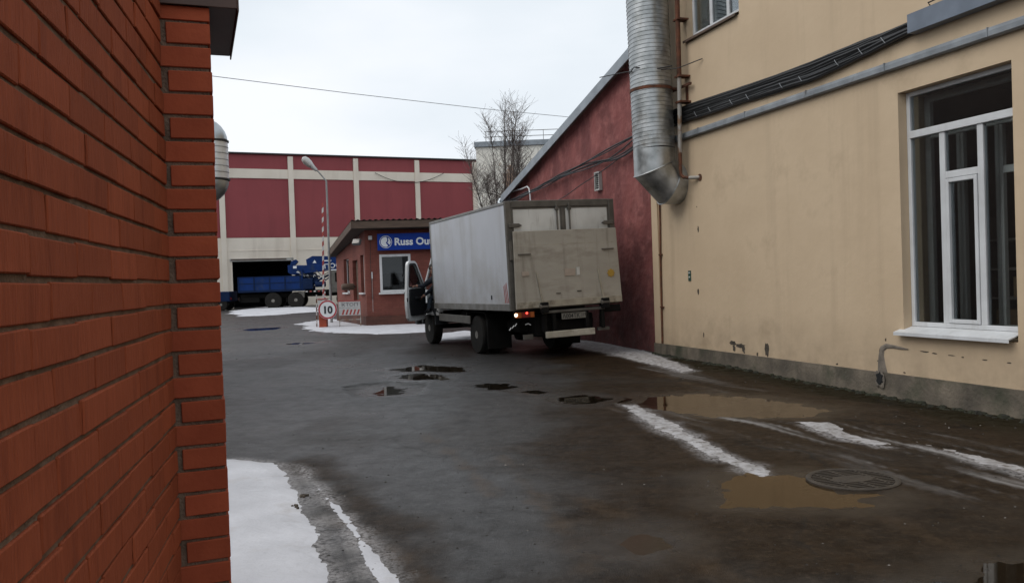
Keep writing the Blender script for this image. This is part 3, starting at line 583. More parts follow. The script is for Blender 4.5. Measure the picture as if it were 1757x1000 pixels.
# loose crumbs of ice and grit
cm = MB(); rs = random.Random(3)
def crumbs(n, px0, px1, py0, py1, smin, smax):
    for _ in range(n):
        g = G(rs.uniform(px0, px1), rs.uniform(py0, py1)); z = float(gz(np.array([g[0]]), np.array([g[1]]))[0]); s = rs.uniform(smin, smax)
        dd = (g[0] - P0[0]) * WN[0] + (g[1] - P0[1]) * WN[1]
        if dd > -0.1: continue
        v = [(g[0] + s * rs.uniform(-1, 1) * 0.3 + s * dx, g[1] + s * dy * rs.uniform(0.7, 1.2), z + s * dz * rs.uniform(0.5, 0.9)) for dx, dy, dz in ((1, 0, 0), (-1, 0, 0), (0, 1, 0), (0, -1, 0), (0, 0, 1), (0, 0, -0.6))]
        cm.add(v, [(0, 2, 4), (2, 1, 4), (1, 3, 4), (3, 0, 4), (2, 0, 5), (1, 2, 5), (3, 1, 5), (0, 3, 5)])
crumbs(150, 1130, 1757, 620, 720, 0.006, 0.016); crumbs(110, 1050, 1757, 700, 1000, 0.004, 0.011); crumbs(170, 420, 1050, 600, 1000, 0.004, 0.012); crumbs(50, 400, 900, 560, 620, 0.01, 0.025)
tag(cm.build('gravel', 'crumb'), 'loose crumbs of ice and grit scattered over the yard', kind='stuff')

cl_ = MB()
for px, py, s in ((505, 868, .018), (511, 871, .012), (520, 850, .020), (526, 849, .013), (440, 968, .016), (455, 962, .014), (497, 975, .012), (478, 842, .010)):
    g = G(px, py, .01); z = float(gz(np.array([g[0]]), np.array([g[1]]))[0]) + .012
    for q in range(5): cl_.lathe([(s * .5, -.012), (s * .55, .0), (s * .3, s * .3), (.003, s * .36)], 6, 'z', (g[0] + rs.uniform(-1, 1) * s, g[1] + rs.uniform(-1, 1) * s * 1.4, z))
tag(cl_.build('dirt_clods', 'plaster_chip'), 'brown dirt clods on the snow beside the brick pier', kind='stuff')
# round drain grate
gx_, gy_ = G(1463, 828, -0.02); gzz = float(np.mean(gz(np.array([gx_, gx_ + .2, gx_ - .2, gx_, gx_]), np.array([gy_, gy_, gy_, gy_ + .2, gy_ - .2])))) + 0.005
gr = thing('drain_grate', 'round cast iron drain grate with slots in the muddy yard', 'drain grate', (gx_, gy_, gzz), R(14))
MB().lathe([(0.285, -0.03), (0.285, 0.004), (0.292, 0.008), (0.318, 0.008), (0.325, 0.003), (0.325, -0.03)], 40).build('rim', 'grate_iron', gr, True)
MB().lathe([(0.27, -0.05), (0.27, -0.028)], 32).build('pit', 'dark_hole', gr)
gm = MB(); rows = np.linspace(-0.25, 0.25, 13)
for k, yy in enumerate(rows):          # bars between the slots
    hx = math.sqrt(0.284 ** 2 - yy ** 2); gm.box(-hx, hx, yy - 0.0085, yy + 0.0085, -0.027, 0.0045)
MB.build(gm, 'bars', 'grate_iron', gr)
gb = MB()
for k in range(5): pass
gb.prism([(0.13 * math.cos(t) * 1.25, 0.10 * math.sin(t)) for t in np.linspace(0, 2 * math.pi, 17)[:-1]], -0.025, 0.006, 'z')
gb.build('centre_plate', 'grate_iron', gr, bevel=0.003)
cb = MB(); cb.box(-0.012, 0.012, -0.28, 0.28, -0.025, 0.0035); cb.box(-0.17, -0.155, -0.22, 0.22, -0.025, 0.0035); cb.box(0.155, 0.17, -0.22, 0.22, -0.025, 0.0035); cb.build('cross_bars', 'grate_iron', gr)

# ================================================================== BRICK BUILDING AT THE LEFT
A0 = Vector((-0.7316, 1.208, 0)); ANG_A = math.atan2(0.9733, -0.2297); WL = 1.500
bb = thing('brick_building', 'red brick building with recessed joints filling the left edge', 'building', A0, ANG_A)
CO, ST = 0.075, 0.28
MB().box(-0.75, WL, 0.0065, 0.40, -0.1, 2.452).build('mortar_wall', 'mortar', bb)
def brick_mesh(name, l, d, h, m, rough=0.0022):
    b = MB().box(0, l, 0, d, 0, h); jr = random.Random(len(bpy.data.meshes)); b.v = [(p[0] + jr.uniform(-.0016, .0016), p[1] + jr.uniform(-.0012, .0012), p[2] + jr.uniform(-.0014, .0012)) for p in b.v]; o = b.build(name, m, bb, bevel=0.0025); me = o.data
    bpy.data.objects.remove(o); return me
stretch = [brick_mesh('brick', ST - 0.007, 0.06, 0.065, 'brick') for _ in range(6)]
rb = random.Random(11); low = MB()
def put(me, x, y, z, sx=1.0, sz=1.0, rot=0.0, mats=None):
    o = bpy.data.objects.new('brick', me); col.objects.link(o); o.parent = bb
    o.location = (x, y + rb.uniform(-0.0022, 0.0022), z + rb.uniform(-0.0015, 0.0015)); o.scale = (sx, 1, sz)
    o.rotation_euler = (rb.uniform(-0.012, 0.012), rb.uniform(-0.004, 0.004), rot + rb.uniform(-0.006, 0.006)); return o
for k in range(33):
    z = k * CO + 0.0055; off = (0.131 if k % 2 else 0.240) + rb.uniform(-0.008, 0.008); zs = 1.0 if k < 32 else 0.75
    for j in range(-4, 6):
        a = off + j * ST + 0.0035; b_ = a + ST - 0.007; a = max(a, -0.745); b_ = min(b_, WL - 0.004)
        if b_ - a < 0.02: continue
        if k < 7 or b_ < -0.30: low.box(a, b_, 0.0, 0.05, z, z + 0.064 * zs)
        else: put(rb.choice(stretch), a, 0.0, z, (b_ - a) / (ST - 0.007), zs)
lo_ = low.build('brick_rows', 'brick', bb, bevel=0.003); lo_['kind'] = 'stuff'
# pier at the corner: its own axes, turned a little from the wall
Q = Vector((-0.938, 2.720, 0)); px_ = Vector((0.9363, 0.3511, 0)); py_ = Vector((-0.3511, 0.9363, 0))
mq = Matrix.Translation(Q) @ Matrix(((px_.x, py_.x, 0, 0), (px_.y, py_.y, 0, 0), (0, 0, 1, 0), (0, 0, 0, 1)))
toA = (Matrix.Translation(A0) @ Matrix.Rotation(ANG_A, 4, 'Z')).inverted() @ mq
PR = toA.to_euler().z
MB().box(-0.60, -0.008, 0.008, 0.52, -0.1, 2.452).xf(toA).build('pier_mortar', 'mortar', bb)
me_long = brick_mesh('brick', 0.245, 0.12, 0.064, 'brick_smooth'); me_short = brick_mesh('brick', 0.131, 0.12, 0.064, 'brick_smooth')
rest = MB()
for k in range(33):
    z = k * CO + 0.0055; zs = 1.0 if k < 32 else 0.7; L_ = 0.245 if k % 2 == 0 else 0.131
    p = toA @ Vector((-L_, 0, z))
    if k < 7: rest.add([tuple(toA @ Vector(q)) for q in ((-L_, 0, z), (0, 0, z), (0, .12, z), (-L_, .12, z), (-L_, 0, z + .064), (0, 0, z + .064), (0, .12, z + .064), (-L_, .12, z + .064))], [(0, 3, 2, 1), (4, 5, 6, 7), (0, 1, 5, 4), (1, 2, 6, 5), (2, 3, 7, 6), (3, 0, 4, 7)])
    else:
        o = put(me_long if k % 2 == 0 else me_short, p.x, p.y, p.z, 1.0, zs, PR)
    for y0, y1 in (((0.131, 0.250), (0.261, 0.516)) if k % 2 == 0 else ((0.131, 0.386), (0.397, 0.516))):
        b8 = [(-0.10, y0, z), (0, y0, z), (0, y1, z), (-0.10, y1, z)]; b8 = b8 + [(q[0], q[1], z + 0.064 * zs) for q in b8]
        rest.add([tuple(toA @ Vector(q)) for q in b8], [(0, 3, 2, 1), (4, 5, 6, 7), (0, 1, 5, 4), (1, 2, 6, 5), (2, 3, 7, 6), (3, 0, 4, 7)])
ro_ = rest.build('pier_side_bricks', 'brick_smooth', bb); ro_['kind'] = 'stuff'
# metal coping over the pier, flashing on the wall
cp = MB().box(-1.2, 0.085, -0.012, 0.60, 2.453, 2.56); cp.box(-1.2, 0.085, -0.016, -0.012, 2.447, 2.565); cp.box(0.085, 0.090, -0.016, 0.606, 2.440, 2.562)
cp.xf(toA).build('coping', 'brown_metal', bb, bevel=0.003)
MB().box(-0.75, WL - 0.02, -0.004, 0.42, 2.4535, 2.50).build('wall_cap', 'brown_metal', bb)
MB().box(-0.75, WL + 0.4, 0.42, 3.0, -0.1, 2.40).build('rear_wall', 'brick_smooth', bb)

# plain annex farther along at the left, carrying the silver duct
ANA = math.atan2(1, -0.40)
an = thing('brick_annex', 'tall dark brick annex farther along behind the brick pier', 'building', (-4.19, 10.9, 0), ANA)
MB().box(-1.3, 9.5, 0, 5.0, -0.1, 6.1).build('wall', 'dark_brick', an)
MB().box(-1.3, 9.5, 0.0, 5.1, 6.102, 6.25).build('roof', 'roof_grey', an, bevel=0.01)
vd = thing('ventilation_duct', 'short silver duct loop on the wall seen just past the brick pier', 'duct', (-4.39, 10.9, 0))
def arc_path(cx, cz, r, a0, a1, n=7): return [(cx + r * math.cos(R(t)), 0, cz + r * math.sin(R(t))) for t in np.linspace(a0, a1, n)]
rd = 0.19; br = 0.11; xa = 0.60
MB().tube([(0.0, 0, 3.55)] + [(xa - br, 0, 3.55)] + arc_path(xa - br, 3.55 - br, br, 80, 0, 7), rd, 20).build('elbow', 'galv', vd, True)
MB().tube([(xa, 0, 2.84 + br), (xa, 0, 3.44)], rd + 0.002, 20).build('straight_section', 'galv_sheen', vd, True)
MB().tube(arc_path(xa - br, 2.84 + br, br, 0, -80, 7) + [(xa - br, 0, 2.84), (0, 0, 2.84)], rd, 20).build('elbow', 'galv', vd, True)
for zz in (3.36, 3.28, 3.20, 3.12, 3.04): MB().lathe([(rd + 0.001, zz - 0.008), (rd + 0.007, zz - 0.004), (rd + 0.007, zz + 0.004), (rd + 0.001, zz + 0.008)], 24, 'z', (xa, 0, 0)).build('rib_ring', 'galv', vd, True)
for zz in (3.44, 2.95): MB().lathe([(rd + 0.001, zz - 0.014), (rd + 0.016, zz - 0.010), (rd + 0.016, zz + 0.010), (rd + 0.001, zz + 0.014)], 24, 'z', (xa, 0, 0)).build('seam_ring', 'steel_dark', vd, True)

# ================================================================== YELLOW BUILDING (local x runs along the wall towards us, -y is the yard side)
YA = math.atan2(-0.9502, 0.3117); YP = Vector((2.782, 16.459, 0))
yb = thing('yellow_building', 'yellow plastered building with grey plinth along the right side', 'building', YP, YA)
W1 = (6.43, 8.02, 0.70, 3.65); W2 = (1.50, 3.12, 5.62, 7.25); W3 = (10.6, 12.2, 0.70, 3.65); W4 = (6.4, 8.0, 5.62, 7.25)
MB().holes(0, 22, 0.1, 9.0, [W1, W2, W3, W4], 0.45).build('wall', 'plaster_yellow', yb, weld=True)
MB().box(0, 0.45, 0.45, 10, 0.0, 9.0).build('end_wall', 'plaster_yellow', yb)
MB().box(-0.25, 22, -0.25, 10, 9.0, 9.2).build('roof', 'roof_grey', yb)
# plinth with an uneven skin
def skin_grid(x0, x1, z0, z1, y, amp, f, seed, step, name, m, parent, topf=None, thick=0.25, f2=None):
    nx_ = max(2, int((x1 - x0) / step)); nz_ = max(2, int((z1 - z0) / step)); xs = np.linspace(x0, x1, nx_); ts = np.linspace(0, 1, nz_); v = []
    gx, gt = np.meshgrid(xs, ts); top_ = topf(gx) if topf else np.full_like(gx, z1); gz_ = z0 + gt * (top_ - z0)
    yy = y + amp * 2 * fbm(gx * f, gz_ * f, seed, 5) + (0.35 * amp * 2 * fbm(gx * f * 6, gz_ * f * 6, seed + 5, 3))
    k_ = (np.arange(nz_ - 1)[:, None] * nx_ + np.arange(nx_ - 1)[None, :]).ravel(); q = np.stack([k_, k_ + 1, k_ + 1 + nx_, k_ + nx_], 1)
    me = grid_mesh(name, np.stack([gx.ravel(), yy.ravel(), gz_.ravel()], 1), q); return link(name, me, m, parent)
skin_grid(-0.02, 22, -0.35, 0.205, -0.045, 0.014, 1.6, 5, 0.05, 'plinth', 'plinth', yb)
# ledge on top of the plinth
MB().box(-0.02, 22, -0.040, 0.0, 0.190, 0.206).build('plinth_ledge', 'plinth', yb)
# corner strip with a shadow gap and the pipe beside it
MB().box(0.002, 0.24, -0.028, 0.0, 0.207, 9.0).build('corner_strip', 'plaster_yellow', yb, bevel=0.004)
# string course of zinc flashing
sc_ = MB(); sc_.prism([(0, 4.06), (-0.075, 4.035), (-0.082, 4.0), (-0.082, 3.945), (-0.07, 3.94), (-0.06, 3.93), (0, 3.93)], 0.25, 22, 'x')
sc_.build('string_course', 'zinc_flash', yb)
for u_ in (1.9, 3.3, 4.8, 6.3, 7.8, 9.3): MB().box(u_, u_ + 0.012, -0.088, -0.05, 3.94, 4.042).build('flashing_seam', 'zinc_flash', yb)
def window(parent, w, rec, name, mull, trans=None, mid=None, inner=True):
    x0, x1, z0, z1 = w; wd = thing if False else None
    root = MB().frame(x0 + 0.002, x1 - 0.002, z0 + 0.10, z1 - 0.002, 0.055, rec, rec + 0.07).build(name, 'white_pvc', parent, bevel=0.006)
    ys = (rec + 0.004, rec + 0.064); zt = trans if trans else z1 - 0.055
    if trans: MB().box(x0 + 0.055, x1 - 0.055, rec - 0.012, rec + 0.066, trans - 0.045, trans + 0.045).build('transom', 'white_pvc', root, bevel=0.006)
    for m_ in mull: MB().box(m_ - 0.04, m_ + 0.04, *ys, z0 + 0.155, zt - (0.045 if trans else 0)).build('mullion', 'white_pvc', root, bevel=0.005)
    xs = [x0 + 0.055] + [c for m_ in mull for c in (m_ - 0.04, m_ + 0.04)] + [x1 - 0.055]; zb = z0 + 0.155; ztp = zt - (0.045 if trans else 0)
    py0, py1 = rec + 0.03, rec + 0.036
    if trans: MB().box(x0 + 0.055, x1 - 0.055, py0, py1, trans + 0.045, z1 - 0.057).build('pane', 'pane', root)
    for i in range(0, len(xs), 2):
        a, b_ = xs[i], xs[i + 1]
        if mid and i == 2:
            MB().box(a, b_, *ys, mid - 0.04, mid + 0.04).build('crossbar', 'white_pvc', root, bevel=0.005)
            MB().frame(a + 0.006, b_ - 0.006, zb + 0.006, mid - 0.046, 0.045, rec - 0.008, rec + 0.05).build('sash', 'white_pvc', root, bevel=0.005)
            MB().box(a + 0.051, b_ - 0.051, py0, py1, zb + 0.051, mid - 0.091).build('pane', 'pane', root)
            MB().box(a, b_, py0, py1, mid + 0.04, ztp).build('pane', 'pane', root)
        else: MB().box(a, b_, py0, py1, zb, ztp).build('pane', 'pane', root)
    if inner:
        ri = rec + 0.27
        inn = MB().frame(x0 + 0.01, x1 - 0.01, z0 + 0.06, z1 - 0.03, 0.085, ri, ri + 0.05)
        for m_ in mull: inn.box(m_ - 0.05, m_ - 0.006, ri, ri + 0.05, z0 + 0.11, zt - 0.05); inn.box(m_ + 0.006, m_ + 0.05, ri, ri + 0.05, z0 + 0.11, zt - 0.05)
        if trans: inn.box(x0 + 0.06, x1 - 0.06, ri, ri + 0.05, trans - 0.04, trans + 0.04)
        if mid: inn.box(mull[1] + 0.05, x1 - 0.06, ri, ri + 0.05, mid - 0.04, mid + 0.04)
        inn.build('inner_frame', 'white_inner', root)
    return root
wn = window(yb, W1, 0.12, 'window', (6.96, 7.49), 3.13, 2.58); tag(wn, 'tall white window with transom and narrow casement')
window(yb, W3, 0.12, 'window', (11.13, 11.66), 3.13, 2.58)
window(yb, W2, 0.12, 'window', (2.10, 2.62), None, None, False); window(yb, W4, 0.12, 'window', (6.93, 7.46), None, None, False)
def sill(w, over, h0, h1, out_):
    s_ = MB(); x0, x1 = w[0] - over, w[1] - 0.03
    s_.prism([(0.12, h1), (-out_, h0 + 0.012), (-out_, h0 - 0.028), (-out_ + 0.006, h0 - 0.028), (-out_ + 0.006, h0), (0.12, h1 - 0.012)], x0, x1, 'x'); return s_
sill(W1, 0.07, 0.725, 0.80, 0.10).build('sill', 'white_pvc', yb); sill(W3, 0.07, 0.725, 0.80, 0.10).build('sill', 'white_pvc', yb)
sill(W2, 0.05, 5.635, 5.72, 0.06).build('sill', 'wood_fascia', yb); sill(W4, 0.05, 5.635, 5.72, 0.06).build('sill', 'wood_fascia', yb)
# the rooms behind the windows
for (a, b_, c, d_) in (W1, W3):
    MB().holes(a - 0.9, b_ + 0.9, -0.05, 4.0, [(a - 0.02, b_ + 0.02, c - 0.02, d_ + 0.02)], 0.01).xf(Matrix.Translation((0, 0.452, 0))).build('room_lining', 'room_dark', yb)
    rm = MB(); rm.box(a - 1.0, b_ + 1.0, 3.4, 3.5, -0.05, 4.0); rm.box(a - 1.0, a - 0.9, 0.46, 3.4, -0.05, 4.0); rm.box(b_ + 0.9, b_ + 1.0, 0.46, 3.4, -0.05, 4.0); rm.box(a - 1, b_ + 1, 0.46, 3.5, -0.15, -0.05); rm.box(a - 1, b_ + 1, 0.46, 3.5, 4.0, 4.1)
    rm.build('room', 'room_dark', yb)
for (a, b_, c, d_) in (W2, W4):
    rm = MB(); rm.box(a - .6, b_ + .6, 2.4, 2.5, 5.0, 8.0); rm.box(a - .7, a - .6, 0.46, 2.4, 5.0, 8.0); rm.box(b_ + .6, b_ + .7, 0.46, 2.4, 5.0, 8.0); rm.box(a - .6, b_ + .6, 0.46, 2.5, 4.9, 5.0); rm.box(a - .6, b_ + .6, 0.46, 2.5, 8.0, 8.1)
    rm.build('room', 'room_dark', yb)
    MB().box(a + 0.02, a + 0.55, 0.26, 0.28, c + 0.15, d_ - 0.06).build('curtain', 'white_inner', yb)
# shelving seen through the tall window
sh = thing('shelving_unit', 'dim storage shelves standing inside behind the tall window', 'shelves', YP + Vector((0, 0, 0)), YA)
for zz in (0.75, 1.10, 1.45, 1.80): MB().box(6.7, 8.7, 0.95, 1.35, zz, zz + 0.03).build('shelf', 'shelf', sh)
for uu in (6.7, 8.66): MB().box(uu, uu + 0.04, 0.95, 1.35, -0.04, 2.1).build('upright', 'shelf', sh)
for i, (uu, zz, w_, h_) in enumerate(((6.85, 0.78, .3, .2), (7.3, 0.78, .25, .16), (7.75, 1.13, .3, .18), (7.1, 1.13, .22, .24), (7.95, 1.48, .2, .25), (7.35, 1.48, .35, .14), (8.2, 0.78, .3, .22))):
    o = thing('storage_box', ['lowest left box', 'second lowest box', 'box', 'tall box', 'top right box', 'flat box', 'lowest right box'][i] + ' on the dim shelves behind the tall window', 'box', YP + Matrix.Rotation(YA, 3, 'Z') @ Vector((uu, 1.0, zz)), YA, 'boxes on the shelves')
    MB().box(0, w_, 0, 0.28, 0.0, h_).build('carton', 'cardboard', o, bevel=0.006); MB().box(w_ * .42, w_ * .58, -0.002, 0.0, 0.02, h_ - 0.01).build('tape', 'shelf', o)
# chips and repairs in the plaster: thin irregular scabs, hollow in the middle
def chip(u, z, w_, h_, m_='plaster_chip', seed=0, name='plaster_chip', n=14, y=-0.004, tilt=0.0):
    r_ = random.Random(seed); pts = []
    for i in range(n):
        t = 2 * math.pi * i / n; k = r_.uniform(0.62, 1.1); a, b_ = w_ / 2 * math.cos(t) * k, h_ / 2 * math.sin(t) * k
        pts.append((u + a * math.cos(tilt) - b_ * math.sin(tilt), z + a * math.sin(tilt) + b_ * math.cos(tilt)))
    m = len(pts); v = [(p[0], y + 0.006, p[1]) for p in pts] + [(u + (p[0] - u) * .86, y, z + (p[1] - z) * .86) for p in pts] + [(u, y + 0.003, z)]
    f = [(i, (i + 1) % m, (i + 1) % m + m, i + m) for i in range(m)] + [(i + m, (i + 1) % m + m, 2 * m) for i in range(m)]
    return MB().add(v, f).build(name, m_, yb, weld=True)
for i, (u, z, w_, h_) in enumerate(((1.683, 2.308, .06, .13), (1.625, 1.21, .07, .15), (1.76, .45, .035, .10), (3.60, .33, .13, .27), (2.66, .365, .26, .10), (2.88, .335, .32, .09), (2.70, .285, .10, .15), (2.97, .285, .11, .14), (.10, .38, .09, .10), (3.35, .235, .05, .08), (6.12, .62, .03, .05), (5.2, .235, .05, .03), (1.66, 2.7, .02, .03))):
    chip(u, z, w_, h_, seed=i + 3)
# mortar repair running up from the hole in the plinth and along under the sill
rp = [(6.06, 0.02), (6.05, 0.16), (6.035, 0.30), (6.03, 0.42), (6.06, 0.50), (6.13, 0.535), (6.24, 0.54), (6.38, 0.53), (6.50, 0.525)]
rw = [0.09, 0.085, 0.06, 0.055, 0.04, 0.034, 0.026, 0.018, 0.006]; rr_ = random.Random(5); v = []
for (u, z), w_ in zip(rp, rw):
    i = rp.index((u, z)); a = Vector(rp[max(i - 1, 0)]); b_ = Vector(rp[min(i + 1, len(rp) - 1)]); d = (b_ - a).normalized(); nn = Vector((-d.y, d.x))
    k1, k2 = rr_.uniform(.75, 1.2), rr_.uniform(.75, 1.2)
    v += [(u + nn.x * w_ * k1, 0.002, z + nn.y * w_ * k1), (u + nn.x * w_ * .5, -0.009, z + nn.y * w_ * .5), (u - nn.x * w_ * .5, -0.009, z - nn.y * w_ * .5), (u - nn.x * w_ * k2, 0.002, z - nn.y * w_ * k2)]
n_ = len(rp); f = [(4 * i + j, 4 * i + j + 1, 4 * i + j + 5, 4 * i + j + 4) for i in range(n_ - 1) for j in range(3)]
MB().add(v, f).xf(Matrix.Translation((0, -0.002, 0))).build('mortar_repair', 'mortar_patch', yb)
chip(6.075, 0.135, 0.13, 0.20, 'dark_hole', 8, 'drain_hole', y=-0.082); chip(6.075, 0.13, 0.20, 0.30, 'mortar_patch', 9, 'mortar_repair', y=-0.074)
for i, (u, z, w_, h_) in enumerate(((6.75, .515, .16, .022), (6.9, .505, .10, .02), (7.15, .50, .13, .016), (7.6, .485, .09, .018), (7.9, .478, .08, .02), (7.3, .492, .05, .02), (6.02, .47, .05, .09), (5.985, .34, .06, .04), (6.42, .235, .05, .02), (8.5, .46, .12, .02))): chip(u, z, w_, h_, seed=40 + i, n=10, y=-0.003)
# moss and dirt along the foot of the plinth
ms = MB(); rm_ = random.Random(9)
for i in range(330):
    u = rm_.uniform(0, 12); x = YP + Matrix.Rotation(YA, 3, 'Z') @ Vector((u, -0.08, 0)); zz = float(gz(np.array([x.x]), np.array([x.y]))[0]); s_ = rm_.uniform(0.015, 0.06); yy = -0.07 - rm_.random() ** 2 * 0.13
    ms.lathe([(s_, -0.02), (s_ * .95, s_ * .15), (s_ * .6, s_ * rm_.uniform(.3, .6)), (0.004, s_ * rm_.uniform(.4, .7))], 6, 'z', (u, yy, zz - 0.005))
o = ms.build('moss', 'moss', yb); o['kind'] = 'stuff'
# thin dark pipe in the corner
o = thing('thin_pipe', 'thin rusty pipe running down the corner of the yellow building', 'pipe', YP, YA)
MB().tube([(0.345, -0.024, 3.25), (0.34, -0.024, 2.6), (0.315, -0.024, 1.8), (0.30, -0.024, 1.0), (0.285, -0.024, 0.21)], 0.017, 8).build('tube', 'rust', o, True)
for zz in (2.9, 1.9, 0.9): MB().box(0.27, 0.37, -0.046, 0.0, zz, zz + 0.02).build('clip', 'rust', o)
o = thing('wall_tag', 'small dark green plate on the yellow wall', 'plate', YP + Matrix.Rotation(YA, 3, 'Z') @ Vector((1.35, -0.002, 1.40)), YA)
MB().box(-0.045, 0.045, -0.010, 0.0, 0, 0.185).build('plate', 'tag_green', o, bevel=0.002)
for zz, ww in ((0.135, .06), (0.06, .05)): MB().box(-ww / 2, ww / 2, -0.0125, -0.0102, zz, zz + 0.022).build('print_line', 'tag_white', o)

# cable bundle along the wall, then the tray cover
def along(pts, u):
    return np.interp(u, [p[0] for p in pts], [p[1] for p in pts])
top_l = [(1.0, 4.52), (1.35, 4.50), (4.9, 4.40), (6.75, 4.43)]; bot_l = [(1.0, 4.24), (1.35, 4.24), (4.9, 4.16), (6.75, 4.29)]
cbu = thing('cable_bundle', 'thick bundle of black cables strapped along the yellow wall', 'cables', YP, YA)
rc = random.Random(21)
for i in range(17):
    fr_ = i / 16; r_ = rc.choice((0.016, 0.020, 0.026)); ph = rc.uniform(0, 6); am = rc.uniform(0.004, 0.012); pts = []
    for u in np.linspace(0.25, 6.85, 34):
        z = along(bot_l, u) * (1 - fr_) + along(top_l, u) * fr_ + am * math.sin(u * rc.uniform(1.9, 2.1) + ph); pts.append((u, -0.035 - (0.03 if i % 2 else 0.0) - 0.008 * math.sin(u * 3 + ph), z))
    MB().tube(pts, r_, 7).build('cable', 'cable_black', cbu, True)
for i_ in range(12): ua, ub_ = 0.3 + i_ * 0.535, 0.3 + (i_ + 1) * 0.535; MB().hexa([(ua, -.022, along(bot_l, ua)), (ub_, -.022, along(bot_l, ub_)), (ub_, -.002, along(bot_l, ub_)), (ua, -.002, along(bot_l, ua))], [(ua, -.022, along(top_l, ua)), (ub_, -.022, along(top_l, ub_)), (ub_, -.002, along(top_l, ub_)), (ua, -.002, along(top_l, ua))]).build('dark_backing', 'cable_black', cbu)  # black strip added behind the cables to darken the gaps
for u in (1.9, 2.35, 3.0, 3.45, 4.3, 4.75, 5.5, 5.95, 6.35):
    zb_, zt_ = along(bot_l, u), along(top_l, u)
    MB().tube([(u, -0.09, zb_ + 0.01), (u - 0.03, -0.098, zb_ + 0.05), (u - 0.07, -0.095, zb_ + 0.10)], 0.005, 5).build('cable_tie', 'cable_clip', cbu)
ct = thing('cable_tray', 'grey metal cover over the cables at the top right', 'cable tray', YP, YA)
MB().prism([(-0.001, 4.50), (-0.14, 4.49), (-0.14, 4.27), (-0.13, 4.27), (-0.13, 4.48), (-0.001, 4.49)], 6.76, 14.0, 'x').build('cover', 'zinc_tray', ct)
MB().box(6.76, 14.0, -0.128, -0.001, 4.268, 4.276).build('base', 'zinc_tray', ct)
MB().tube([(7.05, -0.07, 4.50), (7.0, -0.06, 4.56), (7.2, -0.05, 4.575), (7.5, -0.05, 4.51)], 0.009, 6).build('loose_wire', 'cable_black', ct, True)

# big spiral duct with a segmented elbow
bd = thing('spiral_duct', 'large ribbed silver ventilation duct bending into the yellow wall', 'duct', YP, YA)
RD = 0.372; yA_ = -0.47; uB, uT = 1.03, 0.93; zb_ = 3.78; zt_ = 8.4
def duct_u(z): return uB + (uT - uB) * (z - zb_) / 3.0
prof = []; z = zb_
while z < zt_:
    prof += [(RD, z), (RD, z + 0.050), (RD + 0.009, z + 0.056), (RD + 0.009, z + 0.066), (RD, z + 0.072)]; z += 0.074
b_ = MB().lathe(prof, 36); b_.v = [(p[0] + duct_u(p[2]), p[1] + yA_, p[2] + 0.03 * p[0] / RD) for p in b_.v]
b_.build('ribbed_pipe', 'galv_dull', bd, True)
def ring_pts(c, ax1, ax2, r_, n=36): return [tuple(Vector(c) + Vector(ax1) * r_ * math.cos(2 * math.pi * j / n) + Vector(ax2) * r_ * math.sin(2 * math.pi * j / n)) for j in range(n)]
BR = 0.47; cy, cz = yA_ + BR, zb_ - 0.13; rings = [((uB, yA_, zb_ + 0.01), 0.0), ((uB, yA_, cz), 0.0)]
angs = [22.5, 67.5, 90.0]
secs = []
def rg(ang, rr=RD):
    t = R(ang); c = (uB, cy - BR * math.cos(t), cz - BR * math.sin(t)); d1 = (1, 0, 0); d2 = (0, math.cos(t), math.sin(t)); k = 1 / math.cos(R(22.5)) if ang in (22.5, 67.5) else 1.0
    return c, d1, d2, k
def seg_mesh(ra, rb_): 
    n = 36; v = ra + rb_; return v, [(j, (j + 1) % n, (j + 1) % n + n, j + n) for j in range(n)]
def ring_at(ang, r_=RD):
    c, d1, d2, k = rg(ang); n = 36; kk = (BR / math.cos(R(22.5))) if ang in (22.5, 67.5) else BR
    t = R(ang); c = (uB, cy - kk * math.cos(t), cz - kk * math.sin(t))
    return [tuple(Vector(c) + Vector(d1) * r_ * math.cos(2 * math.pi * j / n) + Vector(d2) * r_ * k * math.sin(2 * math.pi * j / n)) for j in range(n)]
top_r = [(uB + RD * 1.004 * math.cos(2 * math.pi * j / 36), yA_ + RD * 1.004 * math.sin(2 * math.pi * j / 36), zb_ + 0.01) for j in range(36)]
end_r = [(p[0], 0.05, p[2]) for p in ring_at(90.0)]
for a_, c_ in ((top_r, ring_at(22.5)), (ring_at(22.5), ring_at(67.5)), (ring_at(67.5), end_r)):
    v, f = seg_mesh(a_, c_); MB().add(v, f).build('elbow_section', 'galv_dull', bd, True)
for a_ in (22.5, 67.5): MB().tube(ring_at(a_, RD + 0.004) + ring_at(a_, RD + 0.004)[:1], 0.009, 5, False).build('seam', 'galv_dull', bd, True)
# rusty clamp, bracket, stand-off
zc = 4.86; uc = duct_u(zc); cl = MB()
cl.lathe([(RD + 0.006, zc - 0.028), (RD + 0.018, zc - 0.026), (RD + 0.018, zc + 0.026), (RD + 0.006, zc + 0.028)], 36, 'z', (uc, yA_, 0)); cl.build('clamp', 'rust', bd, True)
bk = MB(); bk.box(uc + 0.20, uc + 0.24, yA_ + 0.25, 0.0, zc - 0.02, zc + 0.02); bk.box(uc + 0.05, uc + 0.72, -0.10, -0.06, zc - 0.03, zc + 0.01); bk.box(uc + 0.42, uc + 0.50, -0.012, 0.0, zc - 0.26, zc + 0.05); bk.build('bracket', 'rust', bd)
